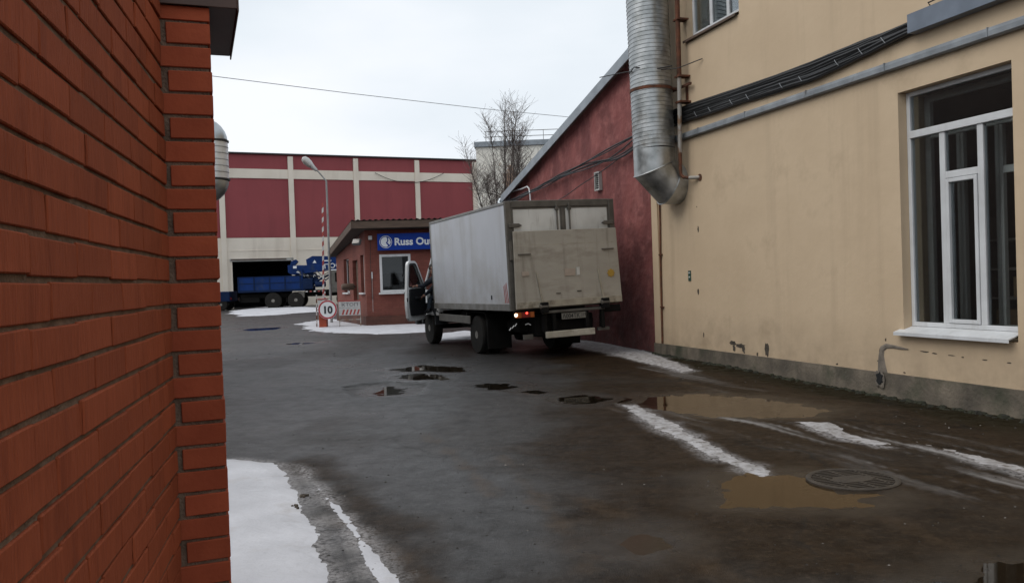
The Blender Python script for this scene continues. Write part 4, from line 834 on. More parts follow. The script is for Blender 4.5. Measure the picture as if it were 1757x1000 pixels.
# slim vertical pipe with rusty top beside the duct
rp_ = thing('rusty_pipe', 'slim half rusted pipe hanging beside the big duct', 'pipe', YP, YA)
MB().tube([(1.50, -0.17, 6.7), (1.485, -0.17, 5.0)], 0.042, 10).build('upper_length', 'rust', rp_, True)
MB().tube([(1.485, -0.17, 5.0), (1.43, -0.17, 3.68)], 0.038, 10).build('lower_length', 'pipe_grey', rp_, True)
MB().tube([(1.43, -0.17, 3.68), (1.425, -0.17, 3.40), (1.43, -0.165, 3.29), (1.50, -0.15, 3.235), (1.62, -0.11, 3.215)], 0.030, 10).build('bend', 'rust', rp_, True)
MB().tube([(1.62, -0.11, 3.215), (1.80, -0.0, 3.20)], 0.032, 10).build('spigot', 'pipe_grey', rp_, True)
MB().lathe([(0.05, -0.02), (0.06, -0.015), (0.06, 0.0), (0.05, 0.002)], 14, 'y', (1.80, 0.0, 3.20)).build('flange', 'rust', rp_, True)
for zz in (6.0, 5.0, 4.55): MB().box(1.40, 1.58, -0.22, 0.0, zz, zz + 0.03).build('strap', 'rust', rp_)
# stray steel rod poking across
rod = thing('steel_rod', 'thin dark rod sticking out across the big duct', 'rod', YP, YA)
MB().tube([(0.05, -1.05, 5.30), (0.9, -0.93, 5.20), (1.55, -0.24, 5.14), (2.02, -0.02, 5.20)], 0.009, 6).build('shaft', 'steel_dark', rod, True)
MB().tube([(0.95, -0.88, 5.16), (1.12, -0.86, 5.24), (1.30, -0.6, 5.16), (1.48, -0.3, 5.2)], 0.011, 6).build('twisted_end', 'steel_dark', rod, True)

# ================================================================== DARK RED LEAN-TO
rdb = thing('red_building', 'low building with rough dark red wall and sloping grey roof behind the truck', 'building', YP, YA)
rz = lambda u: 6.16 + 0.234 * np.asarray(u)
skin_grid(-9.10, 0.0, -0.2, 6.0, 0.09, 0.030, 1.5, 71, 0.055, 'wall', 'plaster_red', rdb, topf=rz)
MB().hexa([(-9.1, .16, -.2), (-.01, .16, -.2), (-.01, 8, -.2), (-9.1, 8, -.2)], [(-9.1, .16, 4.02), (-.01, .16, 6.14), (-.01, 8, 6.14), (-9.1, 8, 4.02)]).build('core_walls', 'plaster_red', rdb)
def slab(u0, u1, y0, y1, h0, h1): return MB().hexa([(u0, y0, rz(u0) + h0), (u1, y0, rz(u1) + h0), (u1, y1, rz(u1) + h0), (u0, y1, rz(u0) + h0)], [(u0, y0, rz(u0) + h1), (u1, y0, rz(u1) + h1), (u1, y1, rz(u1) + h1), (u0, y1, rz(u0) + h1)])
slab(-9.32, -0.002, -0.10, 8.1, -0.005, 0.045).build('roof', 'roof_grey', rdb)
slab(-9.32, -0.002, -0.125, -0.102, -0.16, 0.055).build('verge_flashing', 'roof_grey', rdb)
slab(-9.33, -9.322, -0.10, 8.1, -0.10, 0.05).build('eaves_flashing', 'roof_grey', rdb)
slab(-9.30, -0.004, -0.10, 0.06, -0.05, -0.008).build('soffit_board', 'wood_fascia', rdb)
gt = thing('downpipe', 'pale grey gutter outlet bending down at the low eave of the red building', 'pipe', YP, YA)
ez = float(rz(-9.3))
MB().tube([(-9.40, 0.4, ez - .06), (-9.40, -0.12, ez - .07)], 0.065, 12).build('gutter_end', 'galv', gt, True)
MB().tube([(-9.40, -0.10, ez - .05), (-9.38, -0.16, ez - .14), (-9.30, -0.10, ez - .30), (-9.22, -0.02, ez - .42), (-9.20, 0.02, ez - .6), (-9.20, 0.02, 0.3)], 0.058, 12).build('drop', 'galv', gt, True)
vg = thing('vent_grille', 'small white louvred vent on the dark red wall', 'vent', YP + Matrix.Rotation(YA, 3, 'Z') @ Vector((-2.62, 0.06, 3.45)), YA)
MB().frame(-0.13, 0.13, 0, 0.42, 0.03, -0.05, 0.03).build('frame', 'vent_white', vg)
for k in range(8): MB().hexa([(-.1, -.015, .045 + k * .045), (.1, -.015, .045 + k * .045), (.1, .02, .045 + k * .045), (-.1, .02, .045 + k * .045)], [(-.1, -.045, .03 + k * .045), (.1, -.045, .03 + k * .045), (.1, -.01, .052 + k * .045), (-.1, -.01, .052 + k * .045)]).build('slat', 'vent_white', vg)
MB().box(-.1, .1, 0.025, 0.03, 0.03, 0.39).build('backing', 'dark_hole', vg)
rcb = thing('cable_bundle', 'sagging dark cables strung across the dark red wall', 'cables', YP, YA)
runs = [([(0.2, 4.40), (-1.0, 4.33), (-2.6, 4.20), (-5.5, 4.02), (-8.9, 3.80)], 0.10, .018), ([(0.2, 4.30), (-1.0, 3.97), (-3.4, 4.08), (-6.0, 3.95), (-8.9, 3.76)], 0.16, .022),
        ([(0.2, 4.34), (-1.0, 4.02), (-3.6, 4.12), (-5.8, 3.98), (-8.9, 3.80)], 0.12, .015), ([(0.2, 4.36), (-1.2, 4.26), (-3.0, 4.15), (-5.6, 3.95), (-8.9, 3.74)], 0.06, .014), ([(0.1, 4.22), (-1.4, 3.95), (-3.0, 3.72), (-4.6, 3.45), (-8.8, 3.52)], 0.05, .010),
        ([(0.2, 4.45), (-0.9, 4.20), (-1.4, 4.02), (-4.5, 3.98), (-8.9, 3.72)], 0.03, .014)]
for i, (pp, sg, r_) in enumerate(runs):
    us = np.linspace(pp[0][0], pp[-1][0], 30); zs = np.interp(-us, [-p[0] for p in pp], [p[1] for p in pp]); zs = np.convolve(np.pad(zs, 2, 'edge'), np.ones(5) / 5, 'valid')
    MB().tube([(float(u), -0.02 - 0.008 * i + 0.02 * math.sin(u * 2 + i), float(z) + 0.02 * math.sin(u * 2.2 + i)) for u, z in zip(us, zs)], r_, 6).build('cable', 'cable_black', rcb, True)
hk = thing('conduit_hook', 'thin white conduit hooping out of the red wall above the truck', 'conduit', YP, YA)
MB().tube([(-8.75, 0.05, 4.10), (-7.7, 0.0, 4.06), (-7.15, -0.04, 4.06), (-6.95, -0.06, 3.98), (-6.88, -0.06, 3.80), (-6.87, -0.05, 3.3)], 0.020, 8).build('tube', 'sign_white', hk, True)

# ================================================================== GATEHOUSE
GC = Vector((-5.25, 30.5, 0)); gf = Vector((1, 0.16, 0)).normalized(); gl = Vector((-0.41, 1, 0)).normalized(); GA = math.atan2(gf.y, gf.x)
gh = thing('gatehouse', 'small red brick gatehouse with shed roof and white window', 'building', GC, GA)
inv = Matrix.Rotation(-GA, 3, 'Z'); gll = inv @ gl                     # left wall direction in local axes
GL_ = 5.6; GW = 5.0
brick_paint('brick_painted', (0.235, 0.070, 0.050), (0.175, 0.050, 0.036), (0.62, 0.62, 0.62))
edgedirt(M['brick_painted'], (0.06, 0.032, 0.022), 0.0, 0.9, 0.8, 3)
brick_paint('brick_plinth', (0.12, 0.045, 0.030), (0.07, 0.028, 0.02), (0.6, 0.6, 0.6))
MB().holes(0, GW, 0, 3.50, [(0.50, 1.62, 1.20, 2.58)], 0.28).build('front_wall', 'brick_painted', gh, weld=True)
lm = Matrix(((-gll.x, gll.y * 1.0, 0, 0), (-gll.y, -gll.x, 0, 0), (0, 0, 1, 0), (0, 0, 0, 1)))
# left wall: own axes, x runs from the far end to the front corner, -y faces out to the left
far = gll * GL_
ang_l = math.atan2(-gll.y, -gll.x); LMX = Matrix.Translation((far.x, far.y, 0)) @ Matrix.Rotation(ang_l, 4, 'Z')
T = lambda s_: GL_ - s_ * 1.081
topf = lambda x: 2.72 + (3.50 - 2.72) * x / GL_
MB().holes(0, GL_ - 0.002, 0, 3.5, [(T(.78), T(.22), 1.22, 2.60), (T(2.1), T(1.25), 0.05, 2.45), (T(3.7), T(2.75), 1.22, 2.55)], 0.28, topf).xf(LMX).build('side_wall', 'brick_painted', gh, weld=True)
MB().box(0.28, GW - 0.01, 5.0, 5.25, 0, 2.75).build('rear_wall', 'brick_painted', gh); MB().box(GW - 0.28, GW - 0.002, 0.28, 5.0, 0, 2.9).build('far_wall', 'brick_painted', gh)
for s0, s1, lo, hi in ((.22, .78, 1.22, 2.60), (2.75, 3.7, 1.22, 2.55)):
    a, b_ = T(s1), T(s0)
    wf = MB().frame(a, b_, lo, hi, 0.05, 0.12, 0.17).xf(LMX).build('window', 'white_pvc', gh); MB().box(a + .05, b_ - .05, .14, .146, lo + .05, hi - .05).xf(LMX).build('pane', 'pane_dark', wf)
    MB().box(b_ - 0.012, b_ - 0.002, 0.0, 0.12, lo, hi).xf(LMX).build('reveal', 'factory_cream', wf)
    MB().box(a - .05, b_ + .05, -0.09, 0.12, lo - 0.06, lo).xf(LMX).build('sill', 'white_pvc', wf, bevel=0.006)
dr = MB().box(T(2.1) + .03, T(1.25) - .03, .13, .18, .06, 2.42).xf(LMX).build('door', 'wood_fascia', gh); MB().box(T(1.4), T(1.34), .08, .13, 1.02, 1.08).xf(LMX).build('handle', 'steel_dark', dr)
MB().box(T(2.1), T(1.25), .24, .27, .05, 2.45).xf(LMX).build('door_backing', 'dark_hole', gh)
pl = MB(); pl.box(-0.05, GW, -0.06, 0.0, -0.05, 0.36); pl.build('front_plinth', 'brick_plinth', gh)
MB().box(0, GL_ + 0.05, -0.06, 0.0, -0.05, 0.36).xf(LMX).build('side_plinth', 'brick_plinth', gh)
gw_ = MB().frame(0.50, 1.62, 1.20, 2.58, 0.09, -0.035, 0.10).build('window', 'white_pvc', gh, bevel=0.008); MB().box(.59, 1.53, .03, .036, 1.29, 2.49).build('pane', 'pane_dark', gw_)
MB().box(0.44, 1.68, -0.11, -0.036, 1.14, 1.20).build('sill', 'white_pvc', gw_, bevel=0.006); MB().box(.59, 1.53, .5, .52, 1.9, 2.49).build('blind', 'white_inner', gw_)
MB().box(0.3, 2.6, 1.6, 1.65, 0.2, 3.2).build('room_partition', 'room_dark', gh); MB().box(.3, GW - .3, .3, 4.9, 2.62, 2.68).build('room_ceiling', 'room_dark', gh)
MB().box(0.9, 1.3, 1.2, 1.5, 1.3, 1.75).build('desk_monitor', 'room_dark', gh)
# shed roof
fl = Vector((-0.42, -0.52, 3.70)); fr_ = Vector((GW + 0.3, -0.52, 3.70)); bl = inv @ (Vector((-7.78, 36.1, 0)) - GC); bl.z = 2.90; br_ = bl + (fr_ - fl)
def roof_slab(dz0, dz1, k=0.0): return MB().hexa([tuple(p + Vector((0, 0, dz0))) for p in (fl, fr_, br_, bl)], [tuple(p + Vector((0, 0, dz1))) for p in (fl, fr_, br_, bl)])
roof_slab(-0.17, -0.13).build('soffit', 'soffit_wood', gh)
def plank(a, b_, z0, z1, o_): 
    d = (b_ - a).normalized(); n_ = Vector((d.y, -d.x, 0)).normalized() * o_
    return MB().hexa([tuple(a + Vector((0, 0, z0))), tuple(b_ + Vector((0, 0, z0))), tuple(b_ + n_ + Vector((0, 0, z0))), tuple(a + n_ + Vector((0, 0, z0)))], [tuple(a + Vector((0, 0, z1))), tuple(b_ + Vector((0, 0, z1))), tuple(b_ + n_ + Vector((0, 0, z1))), tuple(a + n_ + Vector((0, 0, z1)))])
plank(fl, fr_, -0.19, 0.06, 0.03).build('fascia', 'wood_fascia', gh); plank(bl, fl, -0.19, 0.06, 0.03).build('verge_board', 'wood_fascia', gh)
nn_ = 110; v = []; f = []
for i in range(nn_ + 1):
    t = i / nn_; a = fl.lerp(fr_, t); b_ = bl.lerp(br_, t); z = 0.095 + 0.024 * math.cos(t * nn_ * math.pi / 2 * 0.999)
    dd = (a - b_).normalized() * 0.06
    v += [tuple(a + dd + Vector((0, 0, z))), tuple(b_ + Vector((0, 0, z))), tuple(b_ + Vector((0, 0, z - .006))), tuple(a + dd + Vector((0, 0, z - .006)))]
    if i: k = 4 * (i - 1); f += [(k, k + 4, k + 5, k + 1), (k + 3, k + 2, k + 6, k + 7), (k, k + 3, k + 7, k + 4)]
MB().add(v, f).build('roof', 'corrugated', gh)
# fittings
flo = thing('floodlight', 'small floodlight under the gatehouse eaves at the corner', 'floodlight', GC + Matrix.Rotation(GA, 3, 'Z') @ Vector((-0.28, -0.10, 3.05)), GA - 0.5)
MB().box(-.16, .16, -.06, .06, -.11, .11).xf(Matrix.Rotation(R(-30), 4, 'X')).build('housing', 'lamp_housing', flo, bevel=0.02); MB().box(-.13, .13, -.072, -.061, -.085, .085).xf(Matrix.Rotation(R(-30), 4, 'X')).build('lens', 'lamp_lens', flo); MB().tube([(0, .05, .05), (.05, .12, .28)], .015, 6).build('bracket', 'steel_dark', flo)
jb = thing('junction_box', 'small pale box beside the blue sign under the eaves', 'box', GC + Matrix.Rotation(GA, 3, 'Z') @ Vector((0.20, -0.02, 3.18)), GA)
MB().box(-.07, .07, -.10, 0, -.06, .08).build('case', 'board_white', jb, bevel=0.012); MB().tube([(0, -.02, -.06), (-0.02, -.02, -.9), (0.0, -.02, -2.2)], .008, 5).build('wire', 'steel_dark', jb)
cx = thing('conduit', 'short white cable conduit beside the gatehouse window', 'conduit', GC + Matrix.Rotation(GA, 3, 'Z') @ Vector((0.22, -0.02, 1.72)), GA)
MB().box(-.02, .02, -.02, 0, 0, .24).build('cover', 'sign_white', cx, bevel=0.004); MB().tube([(0, -.01, 0), (-.01, -.01, -1.2)], .006, 5).build('wire', 'board_white', cx)
ml = thing('wall_lantern', 'dark brown cylinder sticking out beside the gatehouse door', 'lantern', GC + gl * 1.9 + Vector((-0.02, 0, 1.45)), math.atan2(gl.y, gl.x))
MB().lathe([(.02, 0.02), (.11, .03), (.125, .06), (.125, .46), (.10, .5), (.03, .51)], 14, 'y').build('drum', 'wood_fascia', ml, True); MB().lathe([(.05, -.02), (.05, .03)], 10, 'y').build('mount', 'steel_dark', ml)
# blue sign
sg = thing('sign_board', 'blue shop sign with white lettering above the gatehouse window', 'sign', GC + Matrix.Rotation(GA, 3, 'Z') @ Vector((0.45, -0.20, 2.72)), GA)
MB().box(0, 3.35, 0, 0.10, 0, 0.60).build('panel', 'sign_blue', sg, bevel=0.008); MB().box(.3, 3.0, .1, .2, .25, .32).build('bracket', 'steel_dark', sg)
ri = MB().tube([(0.30 + .215 * math.cos(t), -.004, .30 + .215 * math.sin(t)) for t in np.linspace(0, 2 * math.pi, 33)], .011, 5, False).build('emblem_ring', 'sign_text', sg, True)
disc = [(0.30 + .18 * math.cos(R(t)), .30 + .18 * math.sin(R(t))) for t in range(75, 290, 12)] + [(.345, .14), (.385, .16), (.30, .27), (.345, .325), (.36, .40), (.33, .46)]
MB().prism(disc, -.010, -.001, 'y').build('emblem', 'sign_text', sg)
MB().prism([(.375, .465), (.44, .40), (.475, .32), (.47, .25), (.43, .19), (.355, .275), (.40, .35)], -.010, -.001, 'y').build('emblem', 'sign_text', sg)
text('lettering', 'Russ Outdoor', 0.36, 'sign_text', sg, (0.60, -.006, .18), (R(90), 0, 0), 0.005, bold=0.012, sx=1.0)

# ================================================================== BARRIER, SPEED SIGN, BOARD, LAMP
bx = thing('road_barrier', 'raised red and white striped road barrier on an orange post', 'barrier', (-6.84, 30.55, 0))
MB().box(-.145, .125, -.14, .14, -.05, .62).build('post', 'barrier_orange', bx, bevel=0.015); MB().box(-.16, .14, -.16, .16, .62, 1.02).build('drive_housing', 'board_white', bx, bevel=0.02); MB().box(-.17, .16, -.17, .17, 1.02, 1.06).build('lid', 'stripe_red', bx, bevel=0.01)
L0, L1 = 1.06, 4.50; nseg = 20
for i in range(nseg):
    a, b_ = L0 + (L1 - L0) * i / nseg, L0 + (L1 - L0) * (i + 1) / nseg; xo = lambda z: 0.02 + 0.028 * (z - L0)
    sk = 0.03; q = [(xo(a) - .03, a - (sk if i else 0)), (xo(a) + .03, a + (sk if i else 0)), (xo(b_) + .03, b_ + (sk if i < nseg - 1 else 0)), (xo(b_) - .03, b_ - (sk if i < nseg - 1 else 0))]
    MB().prism(q, -.02, .02, 'y').build('boom_band', 'stripe_red' if i % 2 else 'stripe_white', bx)
lg = thing('striped_stake', 'thin dark striped stake left of the orange barrier post', 'stake', (-7.18, 30.9, 0))
for i in range(8): MB().tube([(0.004 * i, 0, .15 * i), (0.004 * (i + 1), 0, .15 * (i + 1))], .022, 7).build('band', 'rust' if i % 2 == 0 else 'stripe_white', lg)
ss = thing('speed_limit_sign', 'round white 10 speed limit sign with red ring on the barrier', 'sign', (-6.64, 30.33, 0.665), -0.02)
MB().lathe([(.34, 0.0), (.345, .004), (.345, .016), (.34, .02)], 40, 'y').build('plate', 'sign_white', ss, True)
MB().tube([(.308 * math.cos(t), -.0005, .308 * math.sin(t)) for t in np.linspace(0, 2 * math.pi, 41)], .03, 4, False).xf(Matrix.Diagonal((1, .12, 1, 1))).build('red_ring', 'sign_red', ss)
text('number', '10', 0.36, 'sign_black', ss, (0, -.004, -.13), (R(90), 0, 0), 0.003, 'CENTER', 0.014)
MB().box(-.02, .02, .02, .06, -.3, .3).build('bracket', 'steel_dark', ss)
bo = thing('warning_board', 'low white board with dark letters and red stripes beside the speed sign', 'board', (-6.26, 30.42, 0.0), 0.02)
MB().box(0, .78, 0, .025, .43, .93).build('panel', 'board_white', bo, bevel=0.004)
text('lettering', 'КТОП', 0.16, 'board_text', bo, (.10, -.004, .76), (R(90), 0, 0), 0.002, bold=0.001, sx=1.35)
MB().box(.02, .76, -.003, -.0005, .70, .706).build('ruled_line', 'board_text', bo)
for k in range(5): x_ = .10 + k * .135; MB().prism([(x_, .455), (x_ + .065, .455), (x_ + .125, .64), (x_ + .06, .64)], -.004, -.0005, 'y').build('red_stripe', 'stripe_red', bo)
MB().box(-.02, .80, -.006, .03, .93, .965).build('top_rail', 'stripe_red', bo); MB().box(.755, .785, .03, .06, -.05, .93).build('leg', 'pipe_grey', bo); MB().box(.0, .03, .03, .06, -.05, .93).build('leg', 'pipe_grey', bo); MB().box(.03, .755, .035, .055, .26, .29).build('lower_rail', 'pipe_grey', bo)
la = thing('street_lamp', 'slim grey street lamp behind the gatehouse barrier', 'street lamp', (-7.30, 34, 0))
MB().tube([(0, 0, -.1), (0, 0, 3.0), (0.0, 0, 5.72)], [.055, .045, .036], 10).build('pole', 'lamp_pole', la, True); MB().tube([(0, 0, 5.70), (-.16, -.02, 5.92), (-.42, -.06, 6.24)], .028, 8).build('arm', 'lamp_pole', la, True)
hp = [(.02, 0), (.075, .05), (.10, .22), (.165, .42), (.185, .58), (.14, .72), (.03, .78)]
hd = MB().lathe(hp, 14); hd.v = [(p[0] * .85, p[1], p[2]) for p in hd.v]; ax = Vector((-.62, -.12, .62)).normalized(); qm = Matrix.Translation((-.34, -.05, 6.12)) @ ax.to_track_quat('Z', 'X').to_matrix().to_4x4()
hd.xf(qm).build('lamp_head', 'lamp_head', la, True)
ln = MB().lathe([(.02, .28), (.12, .34), (.15, .5), (.13, .66), (.02, .72)], 12); ln.v = [(p[0] * .7, p[1], p[2]) for p in ln.v]; ln.xf(Matrix.Translation((-.015, -.06, -.045)) @ qm).build('lens', 'lamp_lens', la, True)

# ================================================================== FACTORY
FA, FB = Vector((-21.75, 64.2, 0)), Vector((-2.9, 73.0, 0)); fd = (FB - FA); bay = fd.length / 4; FAng = math.atan2(fd.y, fd.x)
fa = thing('factory_building', 'long factory hall with dark red panels in a cream grid', 'building', FA, FAng)
NB0, NB1 = -2, 7; x0_, x1_ = NB0 * bay, NB1 * bay
MB().holes(x0_, x1_, 0, 5.36, [(0.42, bay - 0.05, -0.01 + 0.01, 3.66)], 0.5).build('lower_wall', 'factory_cream', fa, weld=True)
MB().box(x0_, x1_, 0.06, 0.5, 5.36, 11.80).build('upper_wall', 'factory_red', fa)
for i in range(NB0, NB1):
    a = i * bay
    MB().box(a + .22, a + bay - .22, 0.02, 0.058, 5.40, 9.92).build('panel', 'factory_red', fa); MB().box(a + .22, a + bay - .22, 0.02, 0.058, 10.68, 11.72).build('panel', 'factory_red', fa)
    MB().box(a - .20, a + .20, -0.10, 0.055, 0, 11.68).build('pilaster', 'factory_cream', fa)
    MB().box(a + .205, a + bay - .205, -0.04, 0.055, 9.94, 10.66).build('band', 'factory_cream', fa)
MB().box(x0_ - .1, x1_ + .1, -0.16, 0.6, 11.80, 11.90).build('parapet_flashing', 'steel_dark', fa); MB().box(x0_, x1_, .5, 25, 0, 11.6).build('hall_block', 'factory_red', fa) if False else None
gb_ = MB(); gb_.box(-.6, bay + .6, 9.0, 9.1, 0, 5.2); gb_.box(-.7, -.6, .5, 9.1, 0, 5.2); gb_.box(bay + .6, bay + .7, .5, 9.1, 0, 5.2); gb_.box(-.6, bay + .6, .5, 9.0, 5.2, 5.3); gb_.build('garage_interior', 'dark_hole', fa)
MB().box(0.40, bay - .03, -0.10, 0.35, 3.56, 3.78).build('shutter_box', 'vent_white', fa); MB().box(.46, bay - .6, -.16, -.10, 3.66, 3.74).build('shutter_lip', 'wood_fascia', fa)
for (a, b_) in ((.42, .56),): MB().box(a, b_, -.04, .1, 0, 3.56).build('gate_jamb', 'factory_cream', fa)
MB().box(x0_, x1_, -.02, -.001, 4.35, 4.40).build('drip_line', 'factory_cream', fa)
MB().box(x0_, x1_, .5, .6, 5.4, 11.7).build('back_lining', 'steel_dark', fa); MB().box(x0_, x1_, .6, 22, 11.5, 11.7).build('roof', 'roof_grey', fa)
MB().box(x0_, x0_ + .3, .6, 22, 0, 11.5).build('end_wall', 'factory_red', fa); MB().box(x1_ - .3, x1_, .6, 22, 0, 11.5).build('end_wall', 'factory_red', fa)
fc = thing('facade_cable', 'thin dark cable looping across the factory facade', 'cable', FA, FAng)
pts = []
for t in np.linspace(0, 1, 15): pts.append((bay * (2.3 + 1.15 * t), -.14, 10.55 - 1.3 * 4 * t * (1 - t) * .62 + .10 * t))
MB().tube(pts, .022, 5).build('loop', 'steel_dark', fc, True)
# cream block with peeling plaster behind the truck
cr_ = thing('cream_building', 'cream block with brown peeling plaster behind the bare tree', 'building', (-1.84, 50, 0), R(-2))
MB().box(0, 10, 0, 8, 0, 9.35).build('wall', 'cream_wall', cr_); MB().box(-.10, 10.1, -.12, 8.1, 9.35, 9.66).build('parapet_flashing', 'roof_grey', cr_, bevel=0.01)
rl = thing('roof_railing', 'thin metal railing on the roof of the cream block', 'railing', (-1.84, 50, 9.66), R(-2))
for z in (.26, .58): MB().tube([(.5, .1, z + .02), (9.5, .1, z)], .022, 6).build('rail', 'lamp_pole', rl)
for k in range(6): MB().tube([(.6 + k * 1.7, .1, 0), (.6 + k * 1.7, .1, .6)], .020, 6).build('post', 'lamp_pole', rl)
mw = thing('roof_mast', 'thin roof mast holding the overhead wire', 'mast', (5.2, 50.6, 9.64)); MB().tube([(0, 0, 0), (0, 0, 1.6)], .04, 8).build('pole', 'lamp_pole', mw); MB().tube([(-.2, 0, 1.35), (.2, 0, 1.35)], .02, 6).build('crossarm', 'lamp_pole', mw)
ow = thing('overhead_wire', 'single overhead wire crossing the grey sky', 'wire', (0, 0, 0))
def AT(px, py, y_):
    d = fw + rt * (px - 878.5) / FPX - up * (py - 500) / FPX; return CAM + d * (y_ / d[1])
wp = [AT(px, py, yy) for px, py, yy in ((-400, 30, 28), (100, 97, 32), (365, 131, 35), (600, 160.5, 39), (830, 187, 44), (985, 202, 48))]; wp.append(np.array([5.2, 50.6, 11.0]))
MB().tube([tuple(p) for p in wp], .014, 6).build('strand', 'wire_grey', ow, True)

# ================================================================== BARE TREE
tr = thing('bare_tree', 'leafless many stemmed tree behind the box truck', 'tree', (-0.22, 30.2, 0))
rt_ = random.Random(23); stems = MB(); twigs = MB()
def limb(p, d, ln, r_, mb, n, bend, up_=0.0):
    pts = [Vector(p)]; d = Vector(d).normalized(); rs_ = [r_]
    for i in range(n):
        d = (d + Vector((rt_.gauss(0, bend), rt_.gauss(0, bend), rt_.gauss(0, bend * .6) + up_))).normalized(); pts.append(pts[-1] + d * ln / n); rs_.append(max(r_ * (1 - .82 * (i + 1) / n), .0035))
    return pts, rs_
for k in range(9):
    a = k * 2.4 + rt_.uniform(-.3, .3); fx_ = -.085 + .032 * k; hgt = 7.9 - 18 * (fx_ - .045) ** 2 * 6 - rt_.uniform(0, .7)
    p, r_ = limb((.12 * math.cos(a), .12 * math.sin(a), -.1), (fx_ * 1.2 + .012, .08 * math.sin(a), 1), hgt, rt_.uniform(.045, .075), stems, 12, .028)
    stems.tube(p, r_, 6)
    for i in range(46):
        t = rt_.uniform(.38, .99); j = min(int(t * 12), 11); q = p[j].lerp(p[j + 1], t * 12 - j); a2 = rt_.uniform(0, 6.28); e_ = rt_.uniform(.25, .6)
        b_, br2 = limb(q, (math.cos(a2) * e_, math.sin(a2) * e_, 1), rt_.uniform(.6, 1.6) * (1.25 - .75 * t), max(r_[j] * .24, .006), stems, 6, .12, .02)
        stems.tube(b_, br2, 4)
        for m_ in range(rt_.randint(6, 9)):
            t2 = rt_.uniform(.15, 1); j2 = min(int(t2 * 6), 5); q2 = b_[j2].lerp(b_[j2 + 1], t2 * 6 - j2); a3 = rt_.uniform(0, 6.28); e3 = rt_.uniform(.4, 1.0)
            c_, cr2 = limb(q2, (math.cos(a3) * e3, math.sin(a3) * e3, rt_.uniform(.4, 1)), rt_.uniform(.25, .7), .0052, twigs, 3, .2); twigs.tube(c_, [max(x, .0028) for x in cr2], 3, False)
for k in range(8):   # low side shoots
    a = rt_.uniform(2.4, 3.9); z = rt_.uniform(3.2, 4.6)
    b_, br2 = limb((rt_.uniform(-.2, .1), rt_.uniform(-.2, .2), z), (math.cos(a) * .9, math.sin(a) * .5, rt_.uniform(.1, .9)), rt_.uniform(.8, 1.5), .013, stems, 6, .14); stems.tube(b_, br2, 4)
    for m_ in range(6):
        q2 = b_[rt_.randint(2, 5)]; a3 = rt_.uniform(0, 6.28); c_, cr2 = limb(q2, (math.cos(a3), math.sin(a3), .7), rt_.uniform(.2, .5), .006, twigs, 3, .18); twigs.tube(c_, [max(x, .0032) for x in cr2], 3, False)
stems.build('trunk', 'bark', tr, True); o = twigs.build('crown', 'twig', tr)

# ================================================================== BLUE CRANE TRUCK, FAR LEFT
ck = thing('crane_truck', 'blue crane truck with open bed parked before the factory gate', 'truck', (-16.7, 59.2, 0), R(7))
def wheel(parent, x, y, z, r_, w_, side=-1, name='wheel', hub=0.55, axis='y'):
    t = MB().lathe([(r_ * .60, -w_ / 2), (r_ * .93, -w_ / 2), (r_, -w_ * .36), (r_, w_ * .36), (r_ * .93, w_ / 2), (r_ * .60, w_ / 2)], 28, axis).build(name, 'tyre', parent, True, loc=(x, y, z))
    MB().lathe([(r_ * .58, -w_ * .40), (r_ * .61, -w_ * .46), (r_ * .54, -w_ * .40), (r_ * .40, -w_ * .22), (r_ * .30, -w_ * .22), (r_ * .24, -w_ * .40), (r_ * .20, -w_ * .50), (.012, -w_ * .52), (.012, w_ * .3), (r_ * .58, w_ * .3)], 24, axis).build('rim', 'rim', t, True)
    return t
for xx in (0.0, 1.55, 4.9): wheel(ck, xx, -0.16, 0.57, 0.57, 0.32); wheel(ck, xx, 2.1, 0.57, 0.57, 0.32)
MB().box(-2.3, 5.6, .35, 1.6, .78, 1.05).build('chassis', 'chassis', ck)
bd_ = MB().box(-2.35, 2.2, -.32, 2.25, 1.20, 1.34).build('bed_floor', 'crane_blue_dark', ck, bevel=.01)
for (a, b_, c, d_) in ((-2.35, 2.0, -.32, -.26), (-2.35, 2.0, 2.19, 2.25)):
    s_ = MB().box(a, b_, c, d_, 1.34, 2.24).build('side_board', 'crane_blue', ck, bevel=.008)
    for k in range(5): MB().box(a + .02 + k * 1.05, a + .10 + k * 1.05, c - .035, c, 1.30, 2.26).build('stake', 'crane_blue_dark', s_)
    MB().box(a, b_, c - .02, c, 1.78, 1.83).build('rib', 'crane_blue_dark', s_); MB().box(a, b_, c - .025, d_, 2.24, 2.29).build('top_rail', 'crane_blue_dark', s_)
MB().box(-2.36, -2.30, -.26, 2.19, 1.34, 2.26).build('tail_board', 'crane_blue_dark', ck); MB().box(2.0, 2.06, -.3, 2.2, 1.34, 2.7).build('head_board', 'crane_blue', ck)
MB().hexa([(.2, -.1, 1.6), (1.3, -.1, 1.6), (1.3, 1.6, 1.6), (.2, 1.6, 1.6)], [(.5, .1, 2.0), (1.1, .1, 2.05), (1.1, 1.4, 2.05), (.5, 1.4, 2.0)]).build('load', 'tarp_snow', ck, bevel=.08, seg=2)
MB().lathe([(.34, 1.1), (.34, 1.5), (.26, 1.6), (.24, 2.5), (.30, 2.6), (.30, 2.7)], 18, 'z', (2.45, .9, 0)).build('crane_column', 'crane_blue', ck, True)
MB().prism([(1.05, 2.50), (1.30, 2.35), (2.7, 2.45), (5.6, 2.72), (5.6, 3.10), (2.2, 2.98), (1.05, 3.02)], -.10, .42, 'y').build('lower_boom', 'crane_blue', ck, bevel=.02)
MB().prism([(2.35, 2.98), (2.30, 3.38), (2.75, 3.62), (5.7, 3.50), (5.7, 3.08), (3.4, 3.02)], .02, .40, 'y').build('upper_boom', 'crane_blue', ck, bevel=.02)
